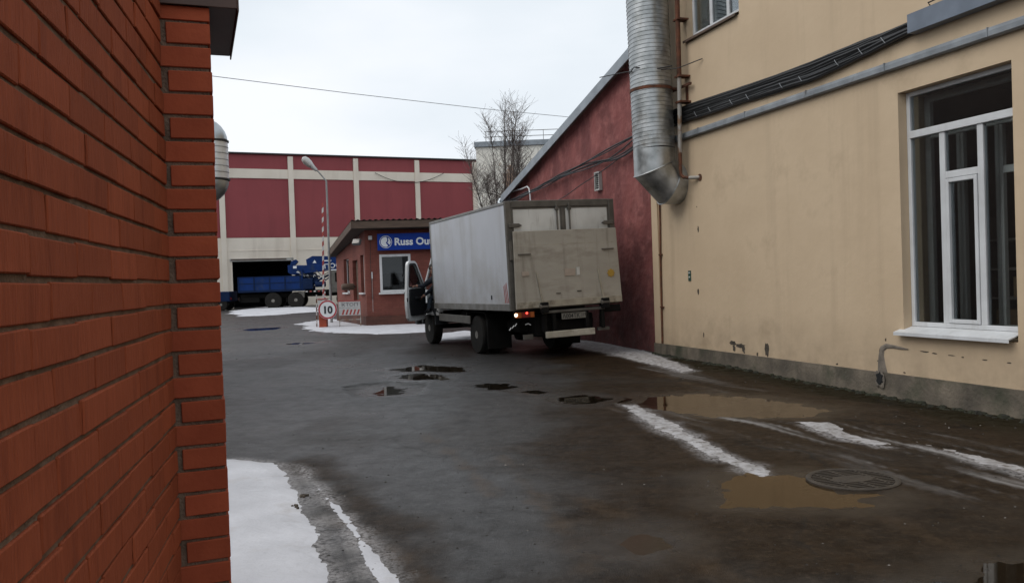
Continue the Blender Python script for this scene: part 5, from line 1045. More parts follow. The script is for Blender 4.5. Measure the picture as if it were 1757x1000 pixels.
MB().prism([(1.4, 2.36), (2.2, 2.0), (2.6, 1.6), (3.2, 1.6), (2.9, 2.45)], .1, .7, 'y').build('crane_base', 'crane_blue_dark', ck, bevel=.02)
MB().tube([(2.7, -.02, 1.7), (4.6, -.02, 2.62)], .075, 10).build('lift_ram', 'crane_blue_dark', ck, True); MB().tube([(2.2, -.02, 2.2), (1.4, -.02, 2.6)], .06, 10).build('tilt_ram', 'lamp_pole', ck, True)
for (a, b_, c, d_) in ((1.42, 1.66, 2.78, 2.95), (3.55, 4.05, 3.22, 3.30)): MB().box(a, b_, -.108 if c < 3 else .01, -.10 if c < 3 else .02, c, d_).build('label_plate', 'sign_white', ck)
MB().prism([(2.75, 3.12), (3.02, 3.12), (2.9, 3.34)], .008, .018, 'y').build('warning_triangle', 'sign_white', ck); MB().prism([(1.6, 2.52), (1.9, 2.42), (1.8, 2.6)], -.112, -.101, 'y').build('warning_triangle', 'sign_white', ck)
text('lettering', 'ПОС', 0.44, 'sign_white', ck, (3.55, -.112, 2.70), (R(90), R(-4), 0), 0.004, bold=.004, sx=1.2); text('lettering', '1', 0.44, 'sign_white', ck, (5.1, -.112, 2.78), (R(90), R(-4), 0), 0.004, bold=.004)
MB().box(3.55, 4.95, -.10, .4, 2.56, 2.64).build('snow_ledge', 'tarp_snow', ck, bevel=.02)
for k in range(5): MB().box(2.25 + k * .28, 2.39 + k * .28, -.42, -.36, 1.10, 1.18).build('outrigger_band', 'stripe_white' if k % 2 == 0 else 'stripe_red', ck)
MB().box(2.2, 3.7, -.36, 2.2, 1.06, 1.22).build('outrigger_beam', 'chassis', ck); MB().box(1.75, 2.15, -.30, .05, .72, 1.14).build('tool_box', 'guard_grey', ck, bevel=.02)
for k in range(7): MB().box(3.50, 3.60, -.46, -.38, .12 + k * .14, .26 + k * .14).build('outrigger_leg_band', 'stripe_white' if k % 2 == 0 else 'stripe_red', ck)
MB().box(3.40, 3.70, -.52, -.30, .02, .10).build('outrigger_foot', 'chassis', ck)
for k in range(9): MB().tube([(2.3 + k * .16, -.06, 2.20 - .02 * k), (2.38 + k * .16, -.09, 2.30 - .03 * (k % 3)), (2.45 + k * .16, -.06, 2.22)], .025, 6).build('hydraulic_hose', 'sign_white' if k % 3 == 0 else 'steel_dark', ck)
MB().prism([(3.9, 1.0), (6.0, 1.0), (6.15, 1.6), (5.95, 2.55), (3.9, 2.55)], -.25, 2.2, 'y').build('cab', 'guard_grey', ck, bevel=.06, seg=2)
MB().box(4.3, 5.2, -.262, -.255, 1.75, 2.4).build('cab_window', 'pane_dark', ck); MB().box(3.95, 5.9, -.2, 2.1, 2.55, 2.62).build('roof_snow', 'tarp_snow', ck, bevel=.03); MB().box(6.1, 6.3, -.25, 2.2, .6, 1.0).build('bumper', 'crane_blue_dark', ck); MB().box(-2.4, -2.3, .0, 1.9, .6, .9).build('rear_bumper', 'chassis', ck)
for yy in (.1, 1.6): MB().box(-2.43, -2.40, yy, yy + .3, .7, .82).build('tail_light', 'lens_red', ck)
MB().box(-2.3, -1.0, .2, .25, .5, .85).build('mudguard', 'chassis', ck)
MB().box(2.05, 2.75, -.34, .1, 1.30, 2.05).build('control_station', 'crane_blue_dark', ck, bevel=.03); MB().lathe([(.16, 0), (.2, .03), (.2, .7), (.16, .73)], 14, 'x', (2.9, -.2, 1.62)).build('oil_tank', 'crane_blue_dark', ck, True)
MB().prism([(1.2, 3.02), (1.55, 3.02), (1.75, 3.25), (1.6, 3.42), (1.3, 3.3)], .0, .4, 'y').build('boom_knuckle', 'crane_blue', ck, bevel=.02); 
MB().tube([(2.9, .2, 2.3), (3.6, .2, 1.9), (4.2, .2, 2.3)], .05, 6).build('stay', 'crane_blue', ck, True); MB().tube([(1.6, -.05, 2.7), (2.2, -.3, 2.35), (2.6, -.3, 2.0)], .03, 6).build('hose_loop', 'steel_dark', ck, True); MB().tube([(3.0, -.1, 2.6), (3.4, -.3, 2.2), (4.0, -.25, 2.5)], .03, 6).build('hose_loop', 'steel_dark', ck, True)
tl = thing('blue_trailer', 'end of a blue trailer just showing past the brick pier', 'trailer', (-21.5, 58.8, 0), R(4))
MB().box(-2.6, 1.85, -.2, 2.0, .62, 1.32).build('body', 'crane_blue_dark', tl, bevel=.04); MB().box(-2.6, 1.6, .2, 1.6, .45, .62).build('chassis', 'chassis', tl)
wheel(tl, 1.25, -.05, .42, .42, .26); wheel(tl, -.3, -.05, .42, .42, .26); wheel(tl, 1.25, 1.85, .42, .42, .26); wheel(tl, -.3, 1.85, .42, .42, .26); MB().box(1.85, 1.9, 0, .25, .75, .9).build('tail_light', 'lens_red', tl)

# ================================================================== BOX TRUCK (local x right, y forward, z up; origin under the rear left corner)
YAW = 0.3999; TO = Vector((-0.0265, 15.7311, 0)); BW, BLN, BH, BZ = 2.30, 4.713, 2.043, 0.9425
bt = thing('box_truck', 'white box truck with raised tail lift and open cab door', 'truck', TO, YAW)
BR_ = (-0.0083, -0.0256, 0); BL_ = (0, 0, BZ)
def bpart(mb, name, m, parent=None, **k):
    if parent is None: return mb.build(name, m, bt, loc=BL_, rot=BR_, **k)
    return mb.build(name, m, parent, **k)
cbx = bpart(MB().box(0.012, BW - 0.012, 0.05, BLN - .012, 0.05, BH - 0.012), 'cargo_box', 'truck_side', bevel=.006)
bpart(MB().box(0, .06, .07, BLN, 0, .135), 'bottom_rail', 'alu_rail', bevel=.006); bpart(MB().box(BW - .06, BW, .07, BLN, 0, .135), 'bottom_rail', 'alu_rail', bevel=.006)
bpart(MB().box(0.0, .05, .07, BLN, BH - .055, BH), 'top_rail', 'alu_rail', bevel=.006); bpart(MB().box(BW - .05, BW, .07, BLN, BH - .055, BH), 'top_rail', 'alu_rail', bevel=.006)
bpart(MB().box(0.0, .035, BLN - .04, BLN + .003, .137, BH - .057), 'corner_post', 'alu_rail', bevel=.004); bpart(MB().box(BW - .035, BW, BLN - .04, BLN + .003, .137, BH - .057), 'corner_post', 'alu_rail', bevel=.004)
# rear frame
for a, b_ in ((-.004, .115), (BW - .115, BW + .004)): bpart(MB().box(a, b_, -.02, .068, 0, BH + .004), 'rear_post', 'rear_frame', bevel=.01)
bpart(MB().box(.117, BW - .117, -.02, .068, BH - .12, BH + .008), 'rear_header', 'rear_frame', bevel=.01); bpart(MB().box(.117, BW - .117, -.02, .066, 0, .10), 'rear_sill', 'rear_frame', bevel=.01)
mid = BW / 2 + .03
for a, b_ in ((.122, mid - .032), (mid + .032, BW - .122)):
    d_ = bpart(MB().box(a, b_, .0, .045, .105, BH - .125), 'rear_door', 'rear_door', bevel=.008)
    bpart(MB().frame(a, b_, .105, BH - .125, .028, -.006, -.0005), 'door_seal', 'rear_frame', d_)
    lx = b_ - .10 if a < 1 else a + .10
    bpart(MB().tube([(lx, -.035, .1), (lx, -.035, BH - .06)], .017, 8), 'lock_rod', 'rear_frame', d_, smooth=True)
    bpart(MB().box(lx - .035, lx + .035, -.06, -.01, BH - .19, BH - .135), 'rod_keeper', 'rear_frame', d_, bevel=.006)
    hx = .04 if a < 1 else BW - .31
    hg = MB().prism([(hx, 1.55), (hx + .20, 1.555), (hx + .27, 1.585), (hx + .20, 1.625), (hx, 1.63)] if a < 1 else [(BW - .04, 1.55), (BW - .24, 1.555), (BW - .31, 1.585), (BW - .24, 1.625), (BW - .04, 1.63)], -.055, -.022, 'y'); bpart(hg, 'hinge', 'rear_frame', d_, bevel=.008)
bpart(MB().box(mid - .03, mid + .03, -.018, .04, .105, BH - .125), 'centre_post', 'rear_frame', bevel=.006)
# tail lift platform standing upright against the doors
PT = -.10
lp = bpart(MB().hexa([(.05, PT - .055, .03), (BW - .005, PT - .055, .03), (BW - .005, PT, .03), (.05, PT, .03)], [(.085, PT - .015, 1.475), (BW - .035, PT - .015, 1.475), (BW - .035, PT + .022, 1.475), (.085, PT + .022, 1.475)]), 'lift_platform', 'lift_plate', bevel=.006)
for z in (.33, .62, .91, 1.20): bpart(MB().box(.10, BW - .06, PT - .050 + z * .022, PT - .042 + z * .024, z, z + .008), 'panel_joint', 'lift_edge', lp)
bpart(MB().box(.055, BW - .01, PT - .066, PT - .056, .035, .16), 'hinge_flange', 'lift_edge', lp, bevel=.004)
for xx in (.50, 1.80):
    bpart(MB().hexa([(xx + .06, PT - .085, .10), (xx + .10, PT - .085, .10), (xx + .10, PT - .05, .10), (xx + .06, PT - .05, .10)], [(xx - .015, PT - .055, .70), (xx + .005, PT - .055, .70), (xx + .005, PT - .03, .70), (xx - .015, PT - .03, .70)]), 'wedge_rib', 'lift_edge', lp)
    bpart(MB().box(xx + .02, xx + .17, PT - .14, PT - .03, -.07, .13), 'pivot_bracket', 'chassis', lp, bevel=.012); bpart(MB().lathe([(.03, -.09), (.045, -.08), (.045, .08), (.03, .09)], 12, 'x', (xx + .09, PT - .10, .05)), 'pivot_pin', 'rear_frame', lp)
for x0g, zz in ((.15, 1.03), (BW - .38, 1.06)): bpart(MB().box(x0g, x0g + .25, PT - .062, PT - .025, zz, zz + .022), 'grip_slot', 'rear_frame', lp)
for x0g, zz in ((.88, .27), (1.32, .285)): bpart(MB().box(x0g, x0g + .09, PT - .062, PT - .046, zz, zz + .022), 'scuff_plate', 'rear_frame', lp)
bpart(MB().box(1.08, 1.30, PT - .0535, PT - .038, .60, .73), 'sticker', 'sticker_pink', lp); bpart(MB().box(1.34, 1.40, PT - .0545, PT - .038, .60, .75), 'sticker', 'rear_door', lp); bpart(MB().box(.20, .34, PT - .0545, PT - .038, .64, .72), 'sticker', 'sticker_pink', lp)
st_ = [(2.08 + (.085 if k % 2 == 0 else .062) * math.cos(k * math.pi / 8), .60 + (.085 if k % 2 == 0 else .062) * math.sin(k * math.pi / 8)) for k in range(16)]
bpart(MB().prism(st_, PT - .055, PT - .036, 'y'), 'sunburst_sticker', 'sticker_yellow', lp)
for xx in (.02, BW - .10): bpart(MB().box(xx, xx + .05, PT + .02, PT + .08, .95, 1.30), 'platform_latch', 'rear_frame')
# lift arms, underrun bar, plate
bpart(MB().box(.58, 1.92, -.13, -.07, -.09, -.035), 'lift_crossbar', 'guard_grey', bevel=.012)
for xx in (.60, 1.84): bpart(MB().hexa([(xx, -.12, -.45), (xx + .07, -.12, -.45), (xx + .07, .02, -.42), (xx, .02, -.42)], [(xx, -.12, .02), (xx + .07, -.12, .02), (xx + .07, -.04, .02), (xx, -.04, .02)]), 'lift_arm', 'chassis', bevel=.01)
plq = bpart(MB().box(.99, 1.53, -.10, -.088, -.225, -.105), 'number_plate', 'plate_dirty', bevel=.004)
text('number', 'А004ТК', 0.115, 'plate_text', plq, (1.005, -.102, -.205), (R(90), 0, 0), .001, bold=.002, sx=.92); text('number', '177', 0.075, 'plate_text', plq, (1.405, -.102, -.19), (R(90), 0, 0), .001, bold=.001, sx=.9)
bpart(MB().frame(1.40, 1.402, -.22, -.11, .0009, -.1015, -.1005), 'divider', 'plate_text', plq)
bpart(MB().box(.62, 1.66, -.16, -.10, -.555, -.43), 'underrun_bar', 'bar_dirty', bevel=.012)
for xx in (.8, 1.5): bpart(MB().box(xx, xx + .07, -.10, -.03, -.55, -.1), 'bar_bracket', 'chassis')
# tail lights
tlb = bpart(MB().box(.02, .43, -.10, -.03, -.15, -.015), 'tail_light', 'chassis', bevel=.012)
bpart(MB().box(.03, .16, -.112, -.10, -.135, -.03), 'indicator_lens', 'lens_amber', tlb, bevel=.01); bpart(MB().box(.165, .33, -.112, -.10, -.135, -.03), 'brake_lens', 'lens_red', tlb, bevel=.01); bpart(MB().box(.335, .42, -.112, -.10, -.135, -.03), 'reverse_lens', 'lens_amber', tlb, bevel=.01)
bpart(MB().lathe([(.006, -.018), (.028, -.012), (.032, 0)], 12, 'y', (.045, -.112, -.075)), 'side_lamp', 'lit_white', tlb, smooth=True); bpart(MB().lathe([(.006, -.014), (.018, -.01), (.022, 0)], 12, 'y', (.265, -.112, -.05)), 'lit_bulb', 'lit_red', tlb, smooth=True)
tlr = bpart(MB().box(BW - .43, BW - .02, -.10, -.03, -.15, -.015), 'tail_light', 'chassis', bevel=.012); bpart(MB().box(BW - .42, BW - .03, -.112, -.10, -.135, -.03), 'lens', 'chassis', tlr, bevel=.01)
bpart(MB().box(.22, .41, -.02, 0.03, -.55, -.46), 'mud_flap_plate', 'guard_grey'); bpart(MB().box(BW - .5, BW - .25, -.02, 0.03, -.50, -.44), 'mud_flap_plate', 'guard_grey')
for k in range(3): bpart(MB().tube([(-.02 + k * .06, .1, -.36 + k * .035), (.02 + k * .06, .1, -.31 + k * .035)], .010, 6), 'hose_bracket', 'sign_white')
bpart(MB().tube([(.27, .0, -.27), (.33, .0, -.255), (.38, 0, -.285)], .009, 6), 'hose_bracket', 'sign_white')
# warning chevron at the rear of the side
for k in range(3): bpart(MB().prism([(.10 + k * .075, .15), (.135 + k * .075, .15), (.215 + k * .06, .52 - .03 * k), (.19 + k * .06, .54 - .03 * k)], .0095, .0118, 'x'), 'chevron_stripe', 'stripe_red', cbx)
bpart(MB().box(.0085, .0115, .085, .36, .142, .58), 'chevron_backing', 'sign_white', cbx) if False else None
bpart(MB().box(-.002, .012, .95, .985, .22, .30), 'side_marker', 'trim_black', cbx)
# chassis
ch = MB()
for a in (.72, 1.52): ch.box(a, a + .08, .0, 6.3, .70, .90)
for yy in (.1, 1.2, 2.4, 3.6, 4.5): ch.box(.80, 1.52, yy, yy + .08, .74, .88); ch.box(.06, BW - .06, yy + .12, yy + .2, .90, .945)
ch.build('chassis_frame', 'chassis', bt)
MB().box(.28, .70, 2.9, 3.7, .50, .86).build('fuel_tank', 'chassis', bt, bevel=.05, seg=2); MB().box(1.65, 2.1, 2.6, 3.5, .45, .85).build('battery_box', 'chassis', bt, bevel=.02)
sg_ = MB().box(.03, .06, 2.35, 4.45, .62, .79).build('side_guard', 'guard_grey', bt, bevel=.01)
MB().box(BW - .06, BW - .03, 2.35, 4.45, .62, .79).build('side_guard', 'guard_grey', bt, bevel=.01)
for yy in (2.6, 4.2): MB().box(.06, .72, yy, yy + .05, .66, .86).build('guard_bracket', 'chassis', bt)
MB().lathe([(.06, .3), (.07, .32), (.07, 2.0), (.06, 2.02)], 10, 'x', (0, 2.12, .42)).build('rear_axle', 'chassis', bt); MB().lathe([(.18, 1.0), (.2, 1.1), (.2, 1.25), (.18, 1.35)], 14, 'x', (0, 2.12, .42)).build('differential', 'chassis', bt)
MB().lathe([(.05, .3), (.06, .32), (.06, 2.0), (.05, 2.02)], 10, 'x', (0, 5.66, .42)).build('front_axle', 'chassis', bt)
def dual(x, flip):
    for k, dx in enumerate((0, .25)):
        w_ = wheel(bt, x + (dx if not flip else -dx), 2.12, .40, .40, .21, axis='x')
        if flip: w_.rotation_euler = (0, 0, math.pi)
dual(.19, False); dual(BW - .19, True)
w_ = wheel(bt, .26, 5.62, .40, .40, .23, axis='x'); w_ = wheel(bt, BW - .26, 5.62, .40, .40, .23, axis='x'); w_.rotation_euler = (0, 0, math.pi)
for x0m in (.12, BW - .62): MB().prism([(1.58, .60), (1.63, .84), (1.78, .885), (2.48, .885), (2.63, .84), (2.70, .60), (2.67, .60), (2.60, .82), (2.46, .865), (1.80, .865), (1.66, .82), (1.61, .60)], x0m, x0m + .5, 'x').build('mudguard', 'chassis', bt)
for xx in (.10, BW - .62): MB().box(xx, xx + .52, 1.50, 1.525, .14, .74).build('added_mud_flap', 'chassis', bt)  # flaps added to make the underside darker behind the wheels
MB().box(.55, 1.78, .10, .62, .42, .84).build('added_hydraulics', 'chassis', bt, bevel=.03); MB().lathe([(.10, .5), (.14, .54), (.14, 1.1), (.10, 1.14)], 14, 'y', (.50, 0, .62)).build('added_air_tank', 'chassis', bt, True); MB().lathe([(.16, -.1), (.36, -.1), (.38, -.05), (.38, .05), (.36, .1), (.16, .1)], 20, 'z', (1.2, 3.0, .58)).build('added_spare_wheel', 'tyre', bt, True)  # block, tank and wheel added to fill gaps and darken the underside
for xx in (.66, 1.60): MB().prism([(1.35, .80), (1.75, .58), (2.12, .50), (2.5, .58), (2.95, .80), (2.95, .76), (2.5, .52), (2.12, .44), (1.75, .52), (1.35, .76)], xx, xx + .07, 'x').build('leaf_spring', 'chassis', bt)
# cab: hollow shell of panels, bonnet in front
CX0, CX1, CY0, CY1 = .14, 2.14, 4.86, 5.72
MB().box(CX0, CX1, CY0, CY1 + .3, .80, .86).build('cab_floor', 'trim_black', bt)
MB().hexa([(CX0, CY0 - .04, .80), (CX1, CY0 - .04, .80), (CX1, CY0, .80), (CX0, CY0, .80)], [(CX0 + .12, CY0 + .02, 2.16), (CX1 - .12, CY0 + .02, 2.16), (CX1 - .12, CY0 + .06, 2.16), (CX0 + .12, CY0 + .06, 2.16)]).build('cab_back', 'cab_white', bt, bevel=.015)
MB().hexa([(CX0 + .11, CY0 + .02, 2.12), (CX1 - .11, CY0 + .02, 2.12), (CX1 - .14, 5.62, 2.10), (CX0 + .14, 5.62, 2.10)], [(CX0 + .17, CY0 + .06, 2.18), (CX1 - .17, CY0 + .06, 2.18), (CX1 - .2, 5.55, 2.17), (CX0 + .2, 5.55, 2.17)]).build('cab_roof', 'cab_white', bt, bevel=.02, seg=2)
for sx in (0, 1):
    X_ = lambda x: x if sx == 0 else (CX0 + CX1 - x)
    MB().tube([(X_(CX0 + .03), 6.02, 1.35), (X_(CX0 + .13), 5.58, 2.12)], .035, 8).build('front_pillar', 'cab_white', bt, True); MB().tube([(X_(CX0 + .02), CY0 + .01, .85), (X_(CX0 + .02), CY0 + .01, 1.35), (X_(CX0 + .11), CY0 + .04, 2.12)], .045, 8).build('rear_pillar', 'cab_white', bt, True)
    MB().box(*sorted((X_(CX0), X_(CX0 + .07))), CY0, CY1 + .28, .72, .84).build('door_sill', 'cab_white', bt, bevel=.012)
    MB().box(*sorted((X_(CX0 + .01), X_(CX0 + .10))), 5.74, 6.02, .84, 1.34).build('kick_panel', 'cab_white', bt, bevel=.01)
    MB().prism([(5.06, .50), (5.10, .72), (5.25, .86), (5.85, .86), (6.02, .72), (6.06, .5), (6.12, .5), (6.12, 1.02), (5.1, 1.02), (5.0, .72), (5.0, .50)], *sorted((X_(CX0 - .02), X_(CX0 + .30))), 'x').build('wheel_arch', 'trim_black', bt)
MB().hexa([(CX0 + .02, 5.98, 1.33), (CX1 - .02, 5.98, 1.33), (CX1 - .02, 6.0, 1.33), (CX0 + .02, 6.0, 1.33)], [(CX0 + .13, 5.58, 2.11), (CX1 - .13, 5.58, 2.11), (CX1 - .13, 5.6, 2.11), (CX0 + .13, 5.6, 2.11)]).build('windscreen', 'cab_glass', bt)
MB().prism([(5.99, .62), (5.99, 1.34), (6.35, 1.24), (6.62, 1.10), (6.70, .92), (6.70, .62)], CX0 + .02, CX1 - .02, 'x').build('bonnet', 'cab_white', bt, bevel=.05, seg=2)
MB().box(CX0 - .02, CX1 + .02, 6.60, 6.82, .45, .66).build('front_bumper', 'trim_black', bt, bevel=.03); MB().box(.75, 1.55, 6.70, 6.72, .70, .92).build('grille', 'trim_black', bt)
for xx in (.28, 1.72): MB().box(xx, xx + .30, 6.69, 6.72, .74, .94).build('headlight', 'cab_glass', bt)
MB().box(CX1 - .05, CX1 - .01, CY0 + .06, 5.74, .84, 1.36).build('passenger_door', 'cab_white', bt, bevel=.012); MB().hexa([(CX1 - .05, CY0 + .08, 1.36), (CX1 - .03, CY0 + .08, 1.36), (CX1 - .03, 5.9, 1.36), (CX1 - .05, 5.9, 1.36)], [(CX1 - .14, CY0 + .1, 2.1), (CX1 - .12, CY0 + .1, 2.1), (CX1 - .12, 5.6, 2.1), (CX1 - .14, 5.6, 2.1)]).build('passenger_window', 'cab_glass', bt)
MB().box(CX0 + .1, CX1 - .08, 5.80, 6.0, 1.12, 1.32).build('dashboard', 'trim_black', bt, bevel=.03); MB().tube([(.62 + .19 * math.cos(t), 5.70 + .07 * math.sin(t), 1.40 + .18 * math.sin(t)) for t in np.linspace(0, 2 * math.pi, 25)], .013, 6, False).build('steering_wheel', 'trim_black', bt, True)
MB().box(.36, .90, 4.96, 5.45, .86, 1.10).build('seat_cushion', 'seat', bt, bevel=.05, seg=2); MB().hexa([(.36, 4.94, 1.08), (.90, 4.94, 1.08), (.90, 5.06, 1.08), (.36, 5.06, 1.08)], [(.40, 4.93, 1.75), (.86, 4.93, 1.75), (.86, 5.0, 1.75), (.40, 5.0, 1.75)]).build('seat_back', 'seat', bt, bevel=.04, seg=2); MB().box(1.1, 1.95, 4.96, 5.42, .86, 1.08).build('passenger_seat', 'seat', bt, bevel=.05, seg=2)
# open door: outline in its own plane, hinged at the front edge
HG = Vector((CX0 - .01, 5.78, 0)); DA = R(46)
dd_ = Vector((-math.sin(DA), -math.cos(DA), 0)); dn = Vector((math.cos(DA), -math.sin(DA), 0))      # dn: towards the cab (inner face)
DM = Matrix(((dd_.x, dn.x, 0, HG.x), (dd_.y, dn.y, 0, HG.y), (0, 0, 1, 0), (0, 0, 0, 1)))
def rounded(pts, r_=0.05, n=4):
    o_ = []; m = len(pts)
    for i in range(m):
        p0, p1, p2 = Vector(pts[i - 1]), Vector(pts[i]), Vector(pts[(i + 1) % m]); a = (p0 - p1); b_ = (p2 - p1); rr2 = min(r_, a.length * .45, b_.length * .45); a, b_ = p1 + a.normalized() * rr2, p1 + b_.normalized() * rr2
        for k in range(n + 1): t = k / n; o_.append(tuple(a * (1 - t) ** 2 + p1 * 2 * t * (1 - t) + b_ * t * t))
    return o_
outer = rounded([(0.02, .62), (.90, .60), (.97, 1.0), (.93, 1.42), (.86, 2.05), (.46, 2.07), (.02, 1.44)], .12)
wino = rounded([(.13, 1.44), (.84, 1.42), (.78, 1.98), (.50, 1.99)], .07)
def ringfill(po, pi, y0, y1):
    """plate between an outer and an inner outline, by angle"""
    c = Vector((.52, 1.72)); N_ = 72; res = []
    def hit(poly, ang):
        d = Vector((math.cos(ang), math.sin(ang))); best = 0
        for i in range(len(poly)):
            a = Vector(poly[i]) - c; b_ = Vector(poly[(i + 1) % len(poly)]) - c; e_ = b_ - a; den = d.x * e_.y - d.y * e_.x
            if abs(den) < 1e-9: continue
            t = (a.x * e_.y - a.y * e_.x) / den; s_ = (a.x * d.y - a.y * d.x) / den
            if t > 0 and -1e-6 <= s_ <= 1 + 1e-6: best = max(best, t)
        return c + d * best
    v = []; f = []
    for k in range(N_):
        t = 2 * math.pi * k / N_ + .01; o_, i_ = hit(po, t), hit(pi, t); v += [(o_.x, y0, o_.y), (i_.x, y0, i_.y), (i_.x, y1, i_.y), (o_.x, y1, o_.y)]
    for k in range(N_):
        a = 4 * k; b_ = 4 * ((k + 1) % N_); f += [(a, b_, b_ + 1, a + 1), (a + 1, b_ + 1, b_ + 2, a + 2), (a + 2, b_ + 2, b_ + 3, a + 3), (a + 3, b_ + 3, b_, a)]
    return MB().add(v, f)
dr_ = ringfill(outer, wino, -.05, .012).xf(DM).build('cab_door', 'cab_white', bt, weld=True)
MB().prism(wino, -.022, -.017, 'y').xf(DM).build('door_glass', 'cab_glass', dr_)
ringfill(rounded([(.11, 1.43), (.86, 1.41), (.80, 2.0), (.49, 2.01)], .07), rounded([(.16, 1.46), (.82, 1.44), (.765, 1.955), (.51, 1.965)], .06), .013, .022).xf(DM).build('window_seal', 'trim_black', dr_)
MB().prism(rounded([(.08, .74), (.80, .73), (.86, 1.02), (.84, 1.38), (.09, 1.40)], .06), .013, .045, 'y').xf(DM).build('inner_trim', 'trim_black', dr_)
MB().prism([(.25, 1.14), (.62, 1.14), (.66, 1.20), (.22, 1.20)], .046, .10, 'y').xf(DM).build('arm_rest', 'trim_black', dr_, bevel=.01) if False else MB().box(.24, .64, .046, .10, 1.13, 1.19).xf(DM).build('arm_rest', 'trim_black', dr_, bevel=.01)
MB().box(.905, .955, -.006, .018, 1.08, 1.17).xf(DM).build('door_latch', 'trim_black', dr_, bevel=.006); MB().box(.78, .92, -.09, -.052, 1.26, 1.31).xf(DM).build('outer_handle', 'trim_black', dr_, bevel=.008)
mi = MB().box(.20, .42, -.26, -.20, 1.52, 1.86).xf(DM).build('side_mirror', 'trim_black', dr_, bevel=.02)
mg = MB().box(-.10, .10, 0, .006, -.15, .15).xf(DM @ Matrix.Translation((.31, -.198, 1.69)) @ Matrix.Rotation(R(-84), 4, 'Z') @ Matrix.Rotation(R(-20), 4, 'X')); mg.build('mirror_glass', 'mirror', dr_)
MB().tube([tuple(DM @ Vector((.15, -.04, 1.45))), tuple(DM @ Vector((.28, -.2, 1.55)))], .014, 6).build('mirror_arm', 'trim_black', dr_)

# ------------------------------------------------------------------ the driver, leaning out to look back
pn = thing('person', 'driver in a dark jacket leaning out of the open truck door', 'person', TO, YAW)
J = dict(pel=(.50, 5.20, 1.20), sp=(.40, 5.16, 1.38), ch=(.27, 5.10, 1.55), nk=(.165, 5.05, 1.695), hb=(.12, 5.025, 1.775), ht=(.075, 5.0, 1.90),
         lsh=(.10, 5.13, 1.60), lel=(-.07, 5.30, 1.44), lwr=(-.20, 5.29, 1.45), lpa=(-.275, 5.285, 1.455), rsh=(.36, 5.20, 1.64), rel=(.20, 5.46, 1.36), rwr=(.02, 5.47, 1.22), rpa=(-.05, 5.46, 1.19),
         lhp=(.36, 5.24, 1.17), lkn=(.16, 5.50, 1.14), lan=(.06, 5.36, .82), lto=(-.02, 5.50, .79), rhp=(.58, 5.28, 1.17), rkn=(.50, 5.66, 1.19), ran=(.46, 5.72, .93), rto=(.44, 5.86, .90))
nm = list(J); ed = [('pel', 'sp'), ('sp', 'ch'), ('ch', 'nk'), ('nk', 'hb'), ('hb', 'ht'), ('ch', 'lsh'), ('lsh', 'lel'), ('lel', 'lwr'), ('lwr', 'lpa'), ('ch', 'rsh'), ('rsh', 'rel'), ('rel', 'rwr'), ('rwr', 'rpa'), ('pel', 'lhp'), ('lhp', 'lkn'), ('lkn', 'lan'), ('lan', 'lto'), ('pel', 'rhp'), ('rhp', 'rkn'), ('rkn', 'ran'), ('ran', 'rto')]
RAD = dict(pel=.15, sp=.145, ch=.16, nk=.062, hb=.082, ht=.075, lsh=.085, lel=.058, lwr=.036, lpa=.034, rsh=.085, rel=.058, rwr=.036, rpa=.034, lhp=.105, lkn=.075, lan=.052, lto=.042, rhp=.105, rkn=.075, ran=.052, rto=.042)
bm_ = skin([J[k] for k in nm], [(nm.index(a), nm.index(b_)) for a, b_ in ed], [RAD[k] for k in nm])
v0 = [tuple(v.co) for v in bm_.vertices]; f0 = [tuple(p.vertices) for p in bm_.polygons]
fing = MB()
def hand(palm, wrist, nrm, curl=1.0):
    p = Vector(palm); d = (p - Vector(wrist)).normalized(); n_ = Vector(nrm).normalized(); s_ = d.cross(n_).normalized(); n_ = s_.cross(d)
    for k, (o_, l_) in enumerate(((-.030, .070), (-.010, .080), (.011, .075), (.030, .058))):
        a = p + d * .025 + s_ * o_; b_ = a + d * l_ * .45 + n_ * .010; c = b_ + (d * .6 + n_ * curl * .8).normalized() * l_ * .35; e_ = c + (d * .1 + n_ * curl).normalized() * l_ * .3
        fing.tube([a, b_, c, e_], [.0105, .0098, .009, .007], 6)
    a = p - d * .015 - s_ * .030; fing.tube([a, a - s_ * .022 + d * .02 + n_ * .012, a - s_ * .020 + d * .05 + n_ * .03], [.013, .011, .008], 6)
hand(J['lpa'], J['lwr'], (0, 0, -1)); hand(J['rpa'], J['rwr'], (-.3, 0, -1), .8)
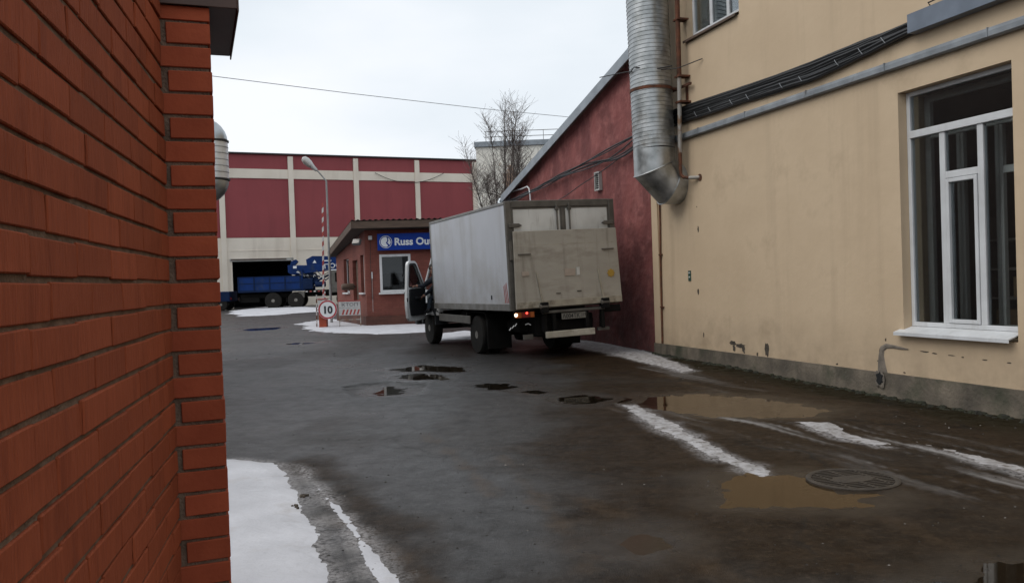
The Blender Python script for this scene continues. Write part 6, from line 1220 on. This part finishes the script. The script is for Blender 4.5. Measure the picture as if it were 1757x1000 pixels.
# nose and ears
hc = Vector((.085, 5.0, 1.865)); look = Vector((-.55, -.78, -.05)).normalized(); lx = look.cross(Vector((0, 0, 1))).normalized()
fing.tube([hc + look * .085 + Vector((0, 0, .03)), hc + look * .112 + Vector((0, 0, -.005)), hc + look * .092 + Vector((0, 0, -.018))], [.009, .015, .008], 6)
for s_ in (-1, 1): fing.tube([hc + lx * s_ * .076 + Vector((0, 0, .03)), hc + lx * s_ * .088 + look * -.012, hc + lx * s_ * .077 + Vector((0, 0, -.03))], [.008, .013, .008], 6)
fing.tube([hc + look * .086 - lx * .024 + Vector((0, 0, -.045)), hc + look * .091 + Vector((0, 0, -.047)), hc + look * .086 + lx * .024 + Vector((0, 0, -.045))], .006, 5)
nb = len(f0); k0_ = len(v0); v0 += fing.v if False else [tuple(p) for p in fing.v]; f0 += [tuple(i + k0_ for i in q) for q in fing.f]
pm = bpy.data.meshes.new('body'); pm.from_pydata(v0, [], f0)
for m_ in ('jacket', 'trousers', 'skin_tone', 'trim_black'): pm.materials.append(M[m_])
hd_, lw, rw_ = Vector(J['ht']), Vector(J['lpa']), Vector(J['rpa'])
for i, p in enumerate(pm.polygons):
    c = p.center; p.use_smooth = True
    if i >= nb or c.z > 1.735 or (c - lw).length < .062 or (c - rw_).length < .062: p.material_index = 2
    elif c.z < .885 or (c.y > 5.68 and c.z < .98): p.material_index = 3
    elif c.z < 1.19 or (c.y > 5.42 and c.z < 1.27 and c.x > .08): p.material_index = 1
ob = link('body', pm, None, pn)
hr = MB(); hv = []
for a in range(0, 10):
    for b_ in range(20):
        th = math.pi * .62 * a / 9; ph = 2 * math.pi * b_ / 20; d = Vector((math.sin(th) * math.cos(ph), math.sin(th) * math.sin(ph), math.cos(th))); k = 1.0
        if d.dot(look) > .35 and th > .75: k = .80
        hv.append(tuple(Vector((.082, 5.008, 1.875)) + Vector((d.x * .096, d.y * .100, d.z * .105)) * k - look * .012))
hr.add(hv, [(i * 20 + j, i * 20 + (j + 1) % 20, (i + 1) * 20 + (j + 1) % 20, (i + 1) * 20 + j) for i in range(9) for j in range(20)]).build('hair', 'hair', pn, 'all')
for s_ in (-1, 1): q = hc + look * .083 + lx * s_ * .031 + Vector((0, 0, .018)); MB().lathe([(.002, -.009), (.008, -.004), (.008, .004), (.002, .009)], 8, 'z', tuple(q)).build('eye', 'eye', pn, True)
